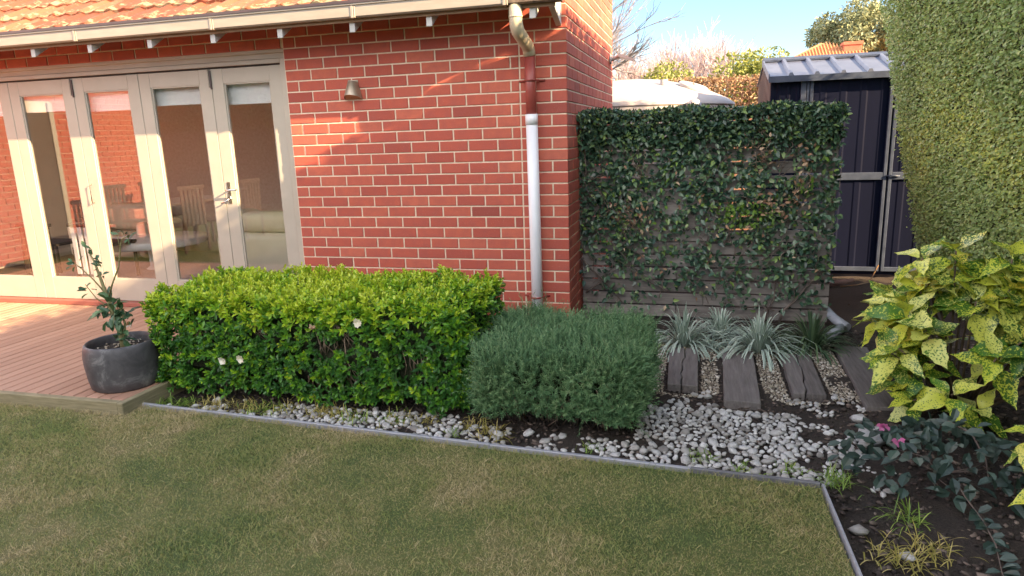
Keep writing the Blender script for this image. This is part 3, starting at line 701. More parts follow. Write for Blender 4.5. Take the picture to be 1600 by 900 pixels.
# downpipe (part of the house)
dp = MB(); PX = -.262; PY = -.055
dp.tube([(PX-.004, PY, 2.17), (PX, PY, 1.70)], .040, 16); dp_o = dp.build('downpipe', M['pipe_red'], house)
el = MB(); ex = PX-.012
el.tube([(ex, -.40, 2.455), (ex, -.40, 2.36), (ex, -.392, 2.325), (ex+.002, -.36, 2.29), (ex+.004, -.10, 2.225), (ex+.006, -.065, 2.20), (ex+.008, PY, 2.16)], [.046, .046, .047, .047, .046, .046, .046], 16)
el.tube([(ex, -.40, 2.385), (ex, -.40, 2.372)], .0485, 16); el.build('pipe_elbow', M['pipe_cream'], dp_o)
lw = MB(); lw.tube([(PX, PY, 1.74), (PX+.012, PY, -.05)], .0445, 20); lw.tube([(PX, PY, 1.742), (PX, PY, 1.665)], .0475, 20); lw.build('white_pipe', M['pvc'], dp_o)
for zz, rr in ((1.985, .044), (.335, .0485)):
    s = MB(); s.tube([(PX-.10, .0, zz), (PX-rr-.012, -.012, zz), (PX-rr-.003, PY, zz), (PX-rr*.7, PY-rr*.75, zz), (PX, PY-rr-.003, zz), (PX+rr*.7, PY-rr*.75, zz), (PX+rr+.003, PY, zz), (PX+rr+.012, -.012, zz), (PX+.10, .0, zz)], .008, 6)
    s.build('pipe_strap', M['pipe_red'], dp_o)

# wall lamp
lamp = thing('wall_lamp', 'small metal half cone wall lamp on the red brick wall', 'wall lamp', (-1.735, 0, 1.90))
vs = []; n = 12
for (z, r, dy) in ((.155, .036, 0), (.15, .040, 0), (.03, .072, 0), (.012, .076, 0)):
    for k in range(n+1):
        t = math.pi*k/n; yy = -math.sin(t)*r*1.25
        vs.append((math.cos(t)*r, yy-.004, z-(.034*(yy/.09) if z < .1 else 0)))
fs = [(i*(n+1)+k, i*(n+1)+k+1, (i+1)*(n+1)+k+1, (i+1)*(n+1)+k) for i in range(3) for k in range(n)]+[tuple(range(n+1))]
MB().add(vs, fs, 0, True).build('lamp_shade', M['metal'], lamp)
MB().add([(x*.93, y*.93-.001, z+.006) for x, y, z in vs[-(n+1):]], [tuple(range(n+1))]).build('lamp_glass', M['bronze'], lamp)
MB().bbox(-.045, .045, -.008, -.002, .02, .165, .002).build('back_plate', M['metal'], lamp)

# flood light on the side wall
fl = thing('flood_light', 'grey flood light on a bracket reaching out from the brick side wall', 'flood light', (0, 2.62, 2.36))
MB().tube([(0, 0, 0), (.02, 0, 0)], .05, 12).build('wall_plate', M['rafter'], fl)
MB().tube([(.02, 0, 0), (.07, 0, .015), (.11, -.01, .03)], .022, 8).build('arm', M['rafter'], fl)
MB().add([(.09, -.10, .055), (.27, -.10, -.015), (.27, .08, -.015), (.09, .08, .055), (.10, -.10, .015), (.28, -.10, -.035), (.28, .08, -.035), (.10, .08, .015)],
         [(0, 1, 2, 3), (4, 7, 6, 5), (0, 4, 5, 1), (1, 5, 6, 2), (2, 6, 7, 3), (3, 7, 4, 0)]).build('lamp_head', M['rafter'], fl)

# ------------------------------------------------------------------ slat fence with climber
fence = thing('slat_fence', 'weathered horizontal slat fence under a dark climber beside the brick corner', 'fence', (0, .55, 0))
zz = .05; k = 0
while zz < 1.70:
    splits = [.012, 1.02 if k % 3 else .80, 1.985] if k < 8 else [.012, 1.985]
    for a, b in zip(splits[:-1], splits[1:]):
        mb = MB(); mb.bbox(0, b-a-.004, 0, .020, 0, .0935, .003)
        o = mb.build('slat', M['slat'], fence, (a+.002, random.uniform(-.004, .004), zz)); o.rotation_euler = (0, random.uniform(-.003, .003), 0)
    zz += .1075; k += 1
for xp in (.05, 1.0, 1.94):
    MB().bbox(xp-.035, xp+.035, .024, .10, -.1, 1.70, .004).build('post', M['slat'], fence)

climber = thing('jasmine_climber', 'dark glossy climber covering the slat fence, thickest along its top', 'climber', (.1, .5, 0))
cl0 = np.array([.1, .5, 0])
def dens(x, z):
    d = np.clip((z-1.38)/.16, 0, 1)*1.0
    d = np.maximum(d, .62*np.exp(-((x-.25)/.40)**2-((z-1.1)/.50)**2))
    d = np.maximum(d, .58*np.exp(-((x-.95)/.50)**2-((z-1.28)/.28)**2))
    d = np.maximum(d, .50*np.exp(-((x-1.50)/.42)**2-((z-1.02)/.36)**2))
    d = np.maximum(d, .40*np.exp(-((x-1.72)/.25)**2-((z-.55)/.40)**2))
    d = np.maximum(d, .42*np.exp(-((x-.42)/.26)**2-((z-.62)/.36)**2))
    d = np.maximum(d, .38*np.exp(-((x-.88)/.26)**2-((z-.50)/.25)**2))
    d = np.maximum(d, .34*np.exp(-((x-1.3)/.35)**2-((z-.45)/.26)**2))
    d = np.maximum(d, .33*np.clip((z-.55)/.35, 0, 1)+0*x)
    d = np.maximum(d, .75*np.exp(-((x-1.4)/.14)**2-((z-1.1)/.4)**2))
    d = d*(1-.75*np.exp(-((x-1.58)/.16)**2-((z-1.30)/.10)**2))*(1-.5*np.exp(-((x-.75)/.25)**2-((z-.95)/.12)**2))
    return d
n = 36000
x = rng.uniform(-.005, 2.0, n); z = rng.uniform(.12, 1.76, n)
lump = .5+.5*np.sin(x*13+z*7)*np.sin(z*17-x*5)
keep = rng.random(n) < dens(x, z)*(.26+.58*lump)*(.6+.4*np.clip((z-.35)/.35, 0, 1))+.35*np.clip((z-1.45)/.15, 0, 1)
x, z = x[keep], z[keep]; n = len(x)
top = np.clip((z-1.45)/.2, 0, 1)
y = .545-rng.random(n)**1.2*(.06+.10*top)
ztop = 1.735+.014*np.sin(x*9)+.012*np.sin(x*23)
z = np.minimum(z, ztop)
A = nrm(np.stack([rng.normal(size=n)*.7, -.35-.5*rng.random(n), -.35+rng.normal(size=n)*.65+.9*top*rng.random(n)], -1))
N = nrm(np.stack([rng.normal(size=n)*.5, -1+0*x, .55+rng.normal(size=n)*.45], -1))
L = rng.uniform(.028, .068, n)*(1-.28*top)
leaves('foliage', np.stack([x, y, z], -1)-cl0, A, N, L, L*.56, M['ivy'], climber, T_LANCE)['kind'] = 'stuff'
# back layer over the top, seen above the slats
n = 5200; x = rng.uniform(0, 2.0, n); z = 1.69+.06*rng.random(n)+.014*np.sin(x*9); y = rng.uniform(.42, .74, n)
leaves('foliage', np.stack([x, y, z], -1)-cl0, rand_dirs(n)+[0, -.3, .45], nrm(rng.normal(size=(n, 3))*.5+[0, -.4, 1]), rng.uniform(.026, .048, n), rng.uniform(.014, .024, n), M['ivy'], climber, T_LANCE)['kind'] = 'stuff'
def patch(name, cx, cz, sx, sz, n, mat, L=(.03, .05)):
    x = rng.normal(cx, sx, n); z = rng.normal(cz, sz, n); y = .50-rng.random(n)*.09
    P = np.stack([x, y, z], -1)-cl0; l = rng.uniform(*L, n)
    leaves(name, P, rand_dirs(n)+[0, -.5, -.1], nrm(rng.normal(size=(n, 3))*.6+[0, -1, .5]), l, l*.5, mat, climber, T_LANCE)['kind'] = 'stuff'
patch('new_leaves', 1.32, .93, .12, .055, 150, M['ivy_new']); patch('new_leaves', .42, .72, .20, .10, 34, M['ivy_new']); patch('new_leaves', .65, 1.2, .25, .1, 26, M['ivy_new'])
patch('new_leaves', 1.75, 1.15, .07, .10, 40, M['ivy_new'])
patch('dead_leaves', 1.55, 1.0, .10, .06, 60, M['ivy_dead']); patch('dead_leaves', .45, .9, .10, .08, 50, M['ivy_dead']); patch('dead_leaves', 1.43, 1.38, .05, .12, 40, M['ivy_dead'])
patch('dead_leaves', 1.75, 1.22, .05, .14, 36, M['ivy_dead']); patch('dead_leaves', 1.0, .75, .5, .3, 60, M['ivy_dead'])
st = MB()
def wander(x, z, dx, dz, steps, rad, y=.515):
    pts = []
    for i in range(steps):
        pts.append((x-.1, y-.5-.02*math.sin(i*.9+steps), z)); x += dx+random.uniform(-.03, .03); z += dz+random.uniform(-.02, .02)
        x = min(max(x, .01), 1.99); z = min(max(z, .02), 1.74)
    st.tube(pts, [rad*(1-.75*i/steps) for i in range(steps)], 5)
wander(.03, 1.6, .0, -.11, 12, .007); wander(.02, .55, .045, -.06, 7, .010); wander(.05, .25, .06, .05, 6, .009)
wander(1.62, .05, .06, .085, 7, .012); wander(1.5, .03, .02, .1, 8, .009)
for _ in range(70): wander(random.uniform(.05, 1.95), random.uniform(.1, 1.45), random.uniform(-.06, .06), random.uniform(-.01, .07), 9, random.uniform(.0022, .0055), .47)
st.build('stem', M['vine'], climber)
for cx, cz in ((1.43, 1.42), (1.74, 1.2), (.5, 1.3), (1.36, 1.55), (.45, .9)):
    st = MB()
    for _ in range(12): wander(cx+random.uniform(-.06, .06), cz+random.uniform(-.1, .1), random.uniform(-.02, .02), random.uniform(-.035, .03), 7, .0026, .47)
    st.build('dry_twig', M['twig'], climber)['kind'] = 'stuff'

# ------------------------------------------------------------------ gardenia hedge
gh = thing('gardenia_hedge', 'clipped bright green box shaped hedge with a few cream flowers below the brick wall', 'hedge', (-1.37, -1.28, 0))
g0 = np.array([-1.37, -1.28, 0])
HX0, HX1, HY0, HY1, HZ0, HZ1 = -2.44, -.27, -1.765, -.86, .035, .705
def lumpy(P, N, amp):
    return P+N*(amp*(np.sin(P[:, 0]*7+P[:, 2]*5)*np.sin(P[:, 1]*8+P[:, 2]*9)+.6*np.sin(P[:, 0]*17+P[:, 1]*13+P[:, 2]*19)))[:, None]
n = 4600
P, N = box_surface(n, HX0, HX1, HY0, HY1, HZ0, HZ1, [('y-', 1.15), ('z+', 1.25), ('x-', 1.0), ('x+', 1.0), ('y+', .25)], .10)
P = lumpy(P, N, .022)-N*(rng.random(n)**1.6*.07)[:, None]+rng.normal(size=(n, 3))*.010
# bare hollows in the front
hol = [(-1.17, .40, .085), (-1.03, .45, .06), (-1.62, .47, .05), (-2.05, .42, .05), (-.62, .30, .06), (-1.0, .20, .05)]
ok = np.ones(n, bool)
for hx, hz, hr in hol: ok &= ~((np.hypot(P[:, 0]-hx, (P[:, 2]-hz)*1.1) < hr) & (P[:, 1] < -1.5) & (rng.random(n) < .85))
P, N = P[ok], N[ok]; n = len(P)
kk = 8                                                   # leaves per shoot tip
ax = nrm(N*.9+[0, 0, .45]+rng.normal(size=(n, 3))*.28)
t1 = nrm(np.cross(ax, rand_dirs(n))); t2 = np.cross(ax, t1)
ang = (np.arange(kk)[None]*2.4+rng.random((n, 1))*6.28); til = np.linspace(.35, 1.25, kk)[None]+rng.normal(size=(n, kk))*.15
A = ax[:, None]*np.cos(til)[..., None]+(t1[:, None]*np.cos(ang)[..., None]+t2[:, None]*np.sin(ang)[..., None])*np.sin(til)[..., None]
Nn = ax[:, None]*np.sin(til)[..., None]-(t1[:, None]*np.cos(ang)[..., None]+t2[:, None]*np.sin(ang)[..., None])*np.cos(til)[..., None]
Pp = P[:, None]-ax[:, None]*(np.linspace(0, .045, kk)[None, :, None]); L = rng.uniform(.030, .052, (n, kk))*np.linspace(.72, 1.05, kk)[None]
# young growth is yellower: more of it on the clipped top and in single shoots below
age = np.clip((P[:, 2]-.44)/.26, 0, 1)*.46*np.clip(1.15+.25*np.sin(P[:, 0]*3.1), 0, 1.3)+rng.random(n)**1.5*.42+.14+.30*(rng.random(n) < .10)
rnd = np.clip(age[:, None]+np.linspace(.16, -.12, kk)[None]+rng.normal(size=(n, kk))*.08, .02, .985)
f = leaves('foliage', Pp.reshape(-1, 3)-g0, A.reshape(-1, 3), Nn.reshape(-1, 3), L.ravel(), L.ravel()*.48, M['gardenia'], gh, T_OVAL, rnd.ravel(), True); f['kind'] = 'stuff'
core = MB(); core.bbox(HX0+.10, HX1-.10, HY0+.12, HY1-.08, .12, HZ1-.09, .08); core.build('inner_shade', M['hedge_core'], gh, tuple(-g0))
st = MB()
for i in range(90):
    a = Vector((random.uniform(HX0+.1, HX1-.1), random.uniform(-1.62, -1.1), .0)); b = a+Vector((random.uniform(-.12, .12), random.uniform(-.14, .05), random.uniform(.3, .55)))
    st.tube([a, (a+b)/2+Vector((random.uniform(-.04, .04), -.02, 0)), b], [.007, .005, .003], 5)
for hx, hz, hr in hol:
    for i in range(9):
        a = Vector((hx+random.uniform(-.1, .1), -1.63, hz-.1)); b = Vector((hx+random.uniform(-.1, .1), -1.70, hz+.1)); st.tube([a, (a+b)/2+Vector((random.uniform(-.03, .03), -.02, 0)), b], [.004, .003, .002], 4)
st.build('branch', M['twig'], gh, tuple(-g0))
for i, (u, v_, s) in enumerate([(-1.83, .305, .036), (-1.70, .325, .034), (-.895, .585, .036)]):
    n = 9; a = np.arange(n)*2.4; A = np.stack([np.cos(a)*.8, -.6+0*a, np.sin(a)*.8], -1)
    leaves('flower', np.tile([[u, -1.80, v_]], (n, 1))-g0, A, np.stack([-np.cos(a)*.4, -1+0*a, -np.sin(a)*.4], -1), rng.uniform(.7, 1.1, n)*s, np.full(n, s*.8), M['flower'], gh, T_OVAL)
for u, v_ in ((-1.20, .545), (-2.20, .62)):
    n = 7; leaves('withered_flower', np.tile([[u, -1.79, v_]], (n, 1))-g0, rand_dirs(n)+[0, -.5, 0], rand_dirs(n), np.full(n, .022), np.full(n, .016), M['ivy_dead'], gh, T_OVAL)

# ------------------------------------------------------------------ rosemary
rs = thing('rosemary_bush', 'low clipped grey green needle leaved bush between the hedge and the sleepers', 'bush', (.23, -1.42, 0))
r0_ = np.array([.23, -1.42, 0])
n = 7000
P, N = box_surface(n, -.24, .72, -1.88, -.98, .06, .50, [('y-', 1.3), ('z+', 1.2), ('x-', .8), ('x+', 1.2), ('y+', .2)], .15)
P = lumpy(P, N, .020)-N*(rng.random(n)**1.5*.09)[:, None]
low = np.clip((.26-P[:, 2])/.2, 0, 1); front = P[:, 1] < -1.6
ok = rng.random(n) > low*.72*front*np.clip(.6+.5*np.sin(P[:, 0]*9), .1, 1)
P, N, low = P[ok], N[ok], low[ok]; n = len(P)
ax = nrm(N*.8+[0, 0, .75]+rng.normal(size=(n, 3))*.42); sl = rng.uniform(.05, .10, n)*(1+.8*(rng.random(n) < .10))
kk = 22; t = np.linspace(.05, 1, kk)
ang = np.arange(kk)[None]*2.4+rng.random((n, 1))*6.28
t1 = nrm(np.cross(ax, rand_dirs(n))); t2 = np.cross(ax, t1)
side = t1[:, None]*np.cos(ang)[..., None]+t2[:, None]*np.sin(ang)[..., None]
A = ax[:, None]*.75+side*(1.0-.4*t)[None, :, None]
Pp = P[:, None]-ax[:, None]*.04+ax[:, None]*(t[None]*sl[:, None])[..., None]
rnd = np.clip(.25+.35*rng.random((n, 1))+.20*t[None]+rng.normal(size=(n, kk))*.08-low[:, None]*.1, .01, .98)
T_NEEDLE = (np.array([[0, -.4, 0], [0, .4, 0], [.6, .5, .02], [1, 0, 0], [.6, -.5, .02]]), [(0, 1, 2, 4), (4, 2, 3)])
leaves('foliage', Pp.reshape(-1, 3)-r0_, A.reshape(-1, 3), side.reshape(-1, 3)+.01, rng.uniform(.014, .024, n*kk), .0034, M['rosemary'], rs, T_NEEDLE, rnd.ravel())['kind'] = 'stuff'
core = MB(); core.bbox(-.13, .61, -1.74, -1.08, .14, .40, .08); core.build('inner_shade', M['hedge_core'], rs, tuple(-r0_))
st = MB()
for i in range(260):
    a = Vector((random.uniform(-.1, .62), random.uniform(-1.72, -1.1), .0)); b = a+Vector((random.uniform(-.10, .10), random.uniform(-.17, .04), random.uniform(.16, .34)))
    st.tube([a, (a+b)/2+Vector((random.uniform(-.04, .04), -.03, 0)), b], [.0036, .0028, .0018], 4)
st.build('stem', M['twig'], rs, tuple(-r0_))

# ------------------------------------------------------------------ strappy clumps
def strap(label, x, y, nb, L, mat, spread=1.0, parent=None):
    t = thing('strappy_plant', label, 'plant', (x, y, 0), 'strappy plants along the fence foot')
    a = rng.random(nb)*6.283; q = rng.random(nb)**.7
    A = np.stack([np.cos(a)*q*spread, np.sin(a)*q*spread*.9-.12, 1.05-.45*q], -1)
    P = np.stack([np.cos(a)*.05*q, np.sin(a)*.05*q, 0*a], -1)
    ll = rng.uniform(.65, 1.1, nb)*L
    blades('leaf_blades', P, A, None, ll, rng.uniform(.010, .016, nb), mat, t, 6, .35+.55*q)['kind'] = 'stuff'
    n = 14; dead = rng.random(n)*6.28
    blades('dry_blades', np.zeros((n, 3)), np.stack([np.cos(dead), np.sin(dead), .35+0*dead], -1), None, rng.uniform(.15, .28, n), np.full(n, .006), M['weed_dry'], t, 5, .5)['kind'] = 'stuff'
strap('pale striped strappy clump nearest the rosemary bush', .88, -.12, 170, .56, M['lirio'])
strap('small grey green strappy clump behind the two pale striped ones', 1.15, .12, 120, .50, M['lirio'], .8)
strap('pale striped strappy clump spilling over the middle sleeper', 1.41, -.18, 190, .58, M['lirio'])
strap('plain dark green strappy clump beside the white pipe', 1.78, -.06, 170, .52, M['strap_green'], 1.05)

# ------------------------------------------------------------------ sleepers
def sleeper(label, pts, z=.045, crack=False):
    """pts: the four corners on the ground"""
    c = np.mean(pts, 0); t = thing('stepping_sleeper', label, 'sleeper', (c[0], c[1], 0), 'timber stepping sleepers in the gravel')
    mb = MB(); p = [(x-c[0], y-c[1]) for x, y in pts]
    if not crack:
        mb.prism(p, 2, -.05, z); o = mb.build('plank', M['sleeper'], t)
    else:
        a, b, c2, d = [Vector((*q, 0)) for q in p]       # split lengthwise by a dark wandering crack
        e0, e1 = a.lerp(b, .42), d.lerp(c2, .55); w = (b-a).normalized(); cr = []
        for k in range(12): cr.append(e0.lerp(e1, k/11)+w*random.uniform(-.010, .010))
        wd = [random.uniform(.001, .0045) for _ in cr]
        MB().prism([tuple(q[:2]) for q in [a]+[q-w*g for q, g in zip(cr, wd)]+[d]], 2, -.05, z).build('plank', M['sleeper'], t)
        MB().prism([tuple(q[:2]) for q in [b]+[q+w*g for q, g in zip(cr, wd)]+[c2]][::-1], 2, -.05, z-.002).build('plank', M['sleeper'], t)
    for o in t.children:
        bv = o.modifiers.new('bevel', 'BEVEL'); bv.width = .006; bv.segments = 2
sleeper('short cracked grey sleeper beside the rosemary bush', [(.80, -1.055), (.985, -1.06), (.985, -.30), (.785, -.30)], .05, True)
sleeper('long smooth grey sleeper reaching furthest into the pebbles', [(1.13, -1.25), (1.335, -1.27), (1.36, -.28), (1.155, -.28)], .045)
sleeper('narrow split sleeper between the smooth one and the speckled shrub', [(1.53, -1.06), (1.72, -1.05), (1.735, -.30), (1.545, -.30)], .04, True)
sleeper('dark flat sleeper running under the yellow speckled shrub', [(1.90, -1.20), (2.08, -1.20), (2.15, -.05), (1.935, -.05)], .04)

# ------------------------------------------------------------------ pebbles and gravel
def darts(n, x0, x1, y0, y1, test, rmin, rmax, tries=60000, taken=None):
    pts = list(taken or []); cell = {}
    for p in pts: cell.setdefault((int(p[0]/.1), int(p[1]/.1)), []).append(p)
    out = []
    for _ in range(tries):
        if len(out) >= n: break
        x = random.uniform(x0, x1); y = random.uniform(y0, y1); r = rmin+(rmax-rmin)*random.random()**1.6
        pr = test(x, y)
        if pr <= 0 or random.random() > pr: continue
        cx, cy = int(x/.1), int(y/.1); bad = False
        for i in (-1, 0, 1):
            for j in (-1, 0, 1):
                for q in cell.get((cx+i, cy+j), ()):
                    if (q[0]-x)**2+(q[1]-y)**2 < ((q[2]+r)*.86)**2: bad = True; break
                if bad: break
            if bad: break
        if bad: continue
        p = (x, y, r); out.append(p); cell.setdefault((cx, cy), []).append(p)
    return out
SL = [(.78, 1.0, -1.10, -.3), (1.12, 1.37, -1.31, -.28), (1.52, 1.75, -1.10, -.3), (1.92, 2.16, -1.21, .02)]
def on_sleeper(x, y): return any(a-.01 < x < b+.01 and c-.01 < y < d for a, b, c, d in SL)
def white(x, y):
    q = noise.noise((x*6, y*6, 3.1))+.6*noise.noise((x*17, y*17, 1.7))
    p = white_share(x, y)
    return p if q < p*1.5-.62 else 0
def white_share(x, y):
    if y < edge_y(x)+.035 or x > 2.0 or on_sleeper(x, y): return 0
    if x < -.28: return (.32 if x < -1.6 else .48) if y < -1.70 else 0
    if x < .66: return .46 if y < -1.84 else .25 if y < -1.78 else 0
    yt = -1.33-.9*max(0, x-1.5)
    if y > yt: return .24 if y > -1.42 and x < 1.9 else 0
    if x > 1.62 and y < -1.95: return .25
    if x > 1.78: return .28
    return (.80 if y > -1.75 else .62) if x < 1.5 else .5
peb = darts(1500, -2.28, 1.98, -2.16, -.95, white, .0115, .031, 90000)
peb.sort(key=lambda p: -p[2]/project(p[0], p[1], 0)[2])
tv, tf = stone_template(7, 3); pm = []
for k in range(7):
    vs = tv*(1+.13*rng.normal(size=(len(tv), 1)))*(1+.05*rng.normal(size=tv.shape))
    me = bpy.data.meshes.new('pebble'); me.from_pydata([tuple(q) for q in vs], [], tf); me.polygons.foreach_set('use_smooth', [True]*len(tf)); me.materials.append(M['pebble']); me.update(); pm.append(me)
for p in peb[:300]:
    o = bpy.data.objects.new('pebble', random.choice(pm)); COL.objects.link(o); o.parent = soil
    o.location = (p[0], p[1], p[2]*random.uniform(.10, .42)+.002); o.rotation_euler = (random.uniform(-.35, .35), random.uniform(-.35, .35), random.uniform(0, 6.3))
    o.scale = (p[2]*random.uniform(1.0, 1.3), p[2]*random.uniform(.78, 1.0), p[2]*random.uniform(.45, .75))
q = np.array(peb[300:])
stones('small_pebbles', np.stack([q[:, 0], q[:, 1], q[:, 2]*.3+.004], -1), np.stack([q[:, 2]*1.15, q[:, 2]*.9, q[:, 2]*.65], -1), M['pebble'], soil, 7, 3)['kind'] = 'stuff'
def beige(x, y):
    if on_sleeper(x, y) or x < .70: return 0
    fade = min(1, max(0, (y+1.12+.06*math.sin(x*9))/.16))
    if y > -.12: return .2*fade
    return fade
gv = darts(4200, .68, 1.95, -1.22, .1, beige, .006, .014, 160000)
q = np.array(gv); stones('gravel', np.stack([q[:, 0], q[:, 1], q[:, 2]*.4+.004], -1), np.stack([q[:, 2]*1.2, q[:, 2]*.85, q[:, 2]*.6], -1), M['gravel'], soil, 5, 2, .18)['kind'] = 'stuff'
n = 16000; mx = rng.uniform(-2.3, 3.0, n); my = rng.uniform(-3.2, .5, n); ok = (my > np.where(mx < 1.52, edge_y(mx)+.03, -9)) & (my < np.where(mx < .7, -1.5, 9))
mx, my = mx[ok], my[ok]; n = len(mx); s = rng.uniform(.003, .014, n)
stones('mulch', np.stack([mx, my, .004+.05*np.clip((mx-1.75)/.8, 0, 1)*np.clip((-.6-my)/.8, 0, 1)+0*mx], -1), np.stack([s*rng.uniform(1, 2.2, n), s, s*.5], -1), M['mulch'], soil, 4, 2, .2)['kind'] = 'stuff'
# a few lone stones in the mulch on the right
lone = [('grey white stone alone in the dark soil beside the edging corner', 1.60, -2.50, .030), ('white stone lying among the dry yellow grass', 1.735, -2.645, .026), ('large white stone alone in the dark soil by the speckled shrub', 1.83, -1.36, .040),
        ('flat pale sandstone piece under the low shrub', 1.86, -1.61, .085)]
for lab, x, y, r in lone:
    o = bpy.data.objects.new('stone', pm[0]); COL.objects.link(o); o.location = (x, y, r*.4+.01); o.scale = (r*1.25, r, r*.6 if r < .06 else r*.4); o.rotation_euler = (.1, .2, random.random()*6); tag(o, lab, 'stone', 'lone stones in the soil')

# ------------------------------------------------------------------ potted camellia
PXY = (-2.595, -1.79)
pot = thing('potted_camellia', 'young camellia in a dark grey round pot on the deck corner', 'potted plant', (*PXY, .105))
MB().lathe([(.0, .0), (.186, .0), (.198, .010), (.210, .07), (.219, .16), (.220, .215), (.215, .258), (.207, .286), (.200, .293), (.191, .289), (.189, .262), (.192, .225)], 40).build('pot', M['pot'], pot)
MB().lathe([(.0, .238), (.12, .242), (.1915, .234)], 28).build('potting_soil', M['soil'], pot)
n = 70; a = rng.random(n)*6.28; rr = .18*np.sqrt(rng.random(n)); stones('pot_mulch', np.stack([np.cos(a)*rr, np.sin(a)*rr, .245+0*a], -1), np.stack([rng.uniform(.006, .016, n), rng.uniform(.004, .009, n), rng.uniform(.003, .006, n)], -1), M['gravel'], pot, 5, 2, .2)['kind'] = 'stuff'
br = MB(); tips = []
def limb(pts, r0, r1):
    k = len(pts); br.tube(pts, [r0+(r1-r0)*i/(k-1) for i in range(k)], 6)
limb([(.02, .0, .24), (.012, .0, .34), (-.02, .0, .45), (-.045, .0, .57), (-.075, .0, .70), (-.10, .0, .80), (-.13, .0, .86)], .020, .004)
limb([(.012, .0, .30), (-.02, .02, .42), (-.03, .02, .52)], .014, .006)
limb([(.02, .0, .28), (.05, .01, .40), (.02, .02, .50)], .010, .005)
limb([(-.045, .0, .55), (.02, -.01, .66), (.09, -.01, .77), (.125, -.01, .88), (.155, -.02, .945), (.20, -.02, .965)], .006, .0025)
limb([(.125, -.01, .88), (.12, -.01, .955), (.125, 0, .985)], .003, .002)
limb([(-.055, .0, .60), (-.11, -.02, .69), (-.19, -.03, .77), (-.235, -.03, .80)], .005, .002)
limb([(-.03, .0, .50), (-.10, -.03, .57), (-.17, -.03, .66)], .005, .002)
br.build('stem', M['stem_green'], pot)
lf = []
for me_i in range(3):
    tvx, tfx = T_OVAL; vs = tvx*np.array([1, .52, 1])*(1+.05*rng.normal(size=tvx.shape)); me = bpy.data.meshes.new('leaf'); me.from_pydata([tuple(q) for q in vs], [], tfx); me.materials.append(M['camellia']); me.update(); lf.append(me)
def place_leaf(me, parent, p, d, nn, L, name='leaf'):
    d = Vector(d).normalized(); b = Vector(nn).cross(d); b = b.normalized() if b.length > 1e-4 else d.orthogonal().normalized(); c = d.cross(b)
    o = bpy.data.objects.new(name, me); COL.objects.link(o); o.parent = parent
    o.matrix_local = Matrix(((d.x*L, b.x*L, c.x*L, p[0]), (d.y*L, b.y*L, c.y*L, p[1]), (d.z*L, b.z*L, c.z*L, p[2]), (0, 0, 0, 1)))
    return o
def rv(s=1.0): return Vector((random.gauss(0, s), random.gauss(0, s), random.gauss(0, s)))
clus = [((.03, 0, .34), 12, .06), ((-.0, 0, .42), 14, .07), ((-.02, 0, .50), 16, .06), ((-.03, .0, .56), 8, .05), ((-.075, 0, .70), 6, .03), ((-.10, 0, .80), 8, .035), ((-.13, 0, .86), 6, .03), ((.20, -.02, .96), 6, .025),
        ((.125, 0, .97), 3, .02), ((-.22, -.03, .79), 8, .03), ((-.14, -.03, .63), 6, .04), ((-.09, -.02, .48), 6, .05), ((.045, .0, .46), 8, .05)]
for c, k, s in clus:
    for _ in range(k):
        d = rv()+Vector((0, -.3, .1)); p = Vector(c)+rv(s*.5); big = c[2] < .6
        place_leaf(random.choice(lf), pot, p, d, rv(.4)+Vector((0, -.4, 1)), random.uniform(.055, .09) if big else random.uniform(.034, .058))
lbig = place_leaf(lf[0], pot, (-.10, -.03, .46), (-1, -.2, -.35), (0, -.5, 1), .10); lbig.data = lf[1]

# ------------------------------------------------------------------ tall clipped hedge on the right
th = thing('tall_hedge', 'tall clipped small leaved hedge rising out of frame beside the shed', 'hedge', (3.2, -2, 0))
t0 = np.array([3.2, -2, 0]); YE, HT = 1.98, 3.55
def face_x(z, y): return 3.07-.215*z+.007*np.sin(y*6+z*4)+.006*np.sin(z*9-y*7)
def tall_leaves(n, y0, y1, z0, z1, L0, L1):
    y = rng.uniform(y0, y1, n); z = rng.uniform(z0, z1, n); x = face_x(z, y)+rng.random(n)**1.5*.07-.02*rng.random(n)-.05*rng.random(n)*(rng.random(n) < .03)
    N = nrm(np.stack([-np.ones(n), -.25+rng.normal(size=n)*.55, .55+rng.normal(size=n)*.5], -1)); A = nrm(np.cross(N, rand_dirs(n))+N*.30+[0, 0, -.1])
    L = rng.uniform(L0, L1, n); band = np.exp(-((z-1.45-.12*np.sin(y*3))/.34)**2)*.30
    return np.stack([x, y, z], -1), A, N, L, np.clip(rng.random(n)*.62+.10+band, 0, .97)
parts = [tall_leaves(90000, -1.9, YE, .05, 3.1, .018, .034), tall_leaves(9000, -9, -1.9, .0, HT, .06, .10), tall_leaves(4500, -1.9, YE, 3.1, HT, .05, .08)]
n = 11000; x = rng.uniform(2.5, 4.2, n); z = rng.uniform(.05, HT, n); okx = x > face_x(z, YE)-.01; x, z = x[okx], z[okx]; n = len(x)
y = YE+.02*np.sin(x*9+z*7)-rng.random(n)*.09+.03*rng.random(n)
N = nrm(np.stack([rng.normal(size=n)*.5-.3, np.ones(n), .4+rng.normal(size=n)*.4], -1)); parts.append((np.stack([x, y, z], -1), nrm(np.cross(N, rand_dirs(n))+N*.4), N, rng.uniform(.022, .04, n), rng.random(n)*.8+.1))
n = 9000; x = rng.uniform(2.36, 4.2, n); y = rng.uniform(-9, YE, n); z = HT+.018*np.sin(y*2.3)+.012*np.sin(y*7+x*4)-rng.random(n)*.08
N = nrm(rng.normal(size=(n, 3))*.5+[0, 0, 1]); parts.append((np.stack([x, y, z], -1), nrm(np.cross(N, rand_dirs(n))+N*.4), N, rng.uniform(.05, .09, n), rng.random(n)))
cat = [np.concatenate([p[i] for p in parts]) for i in range(5)]
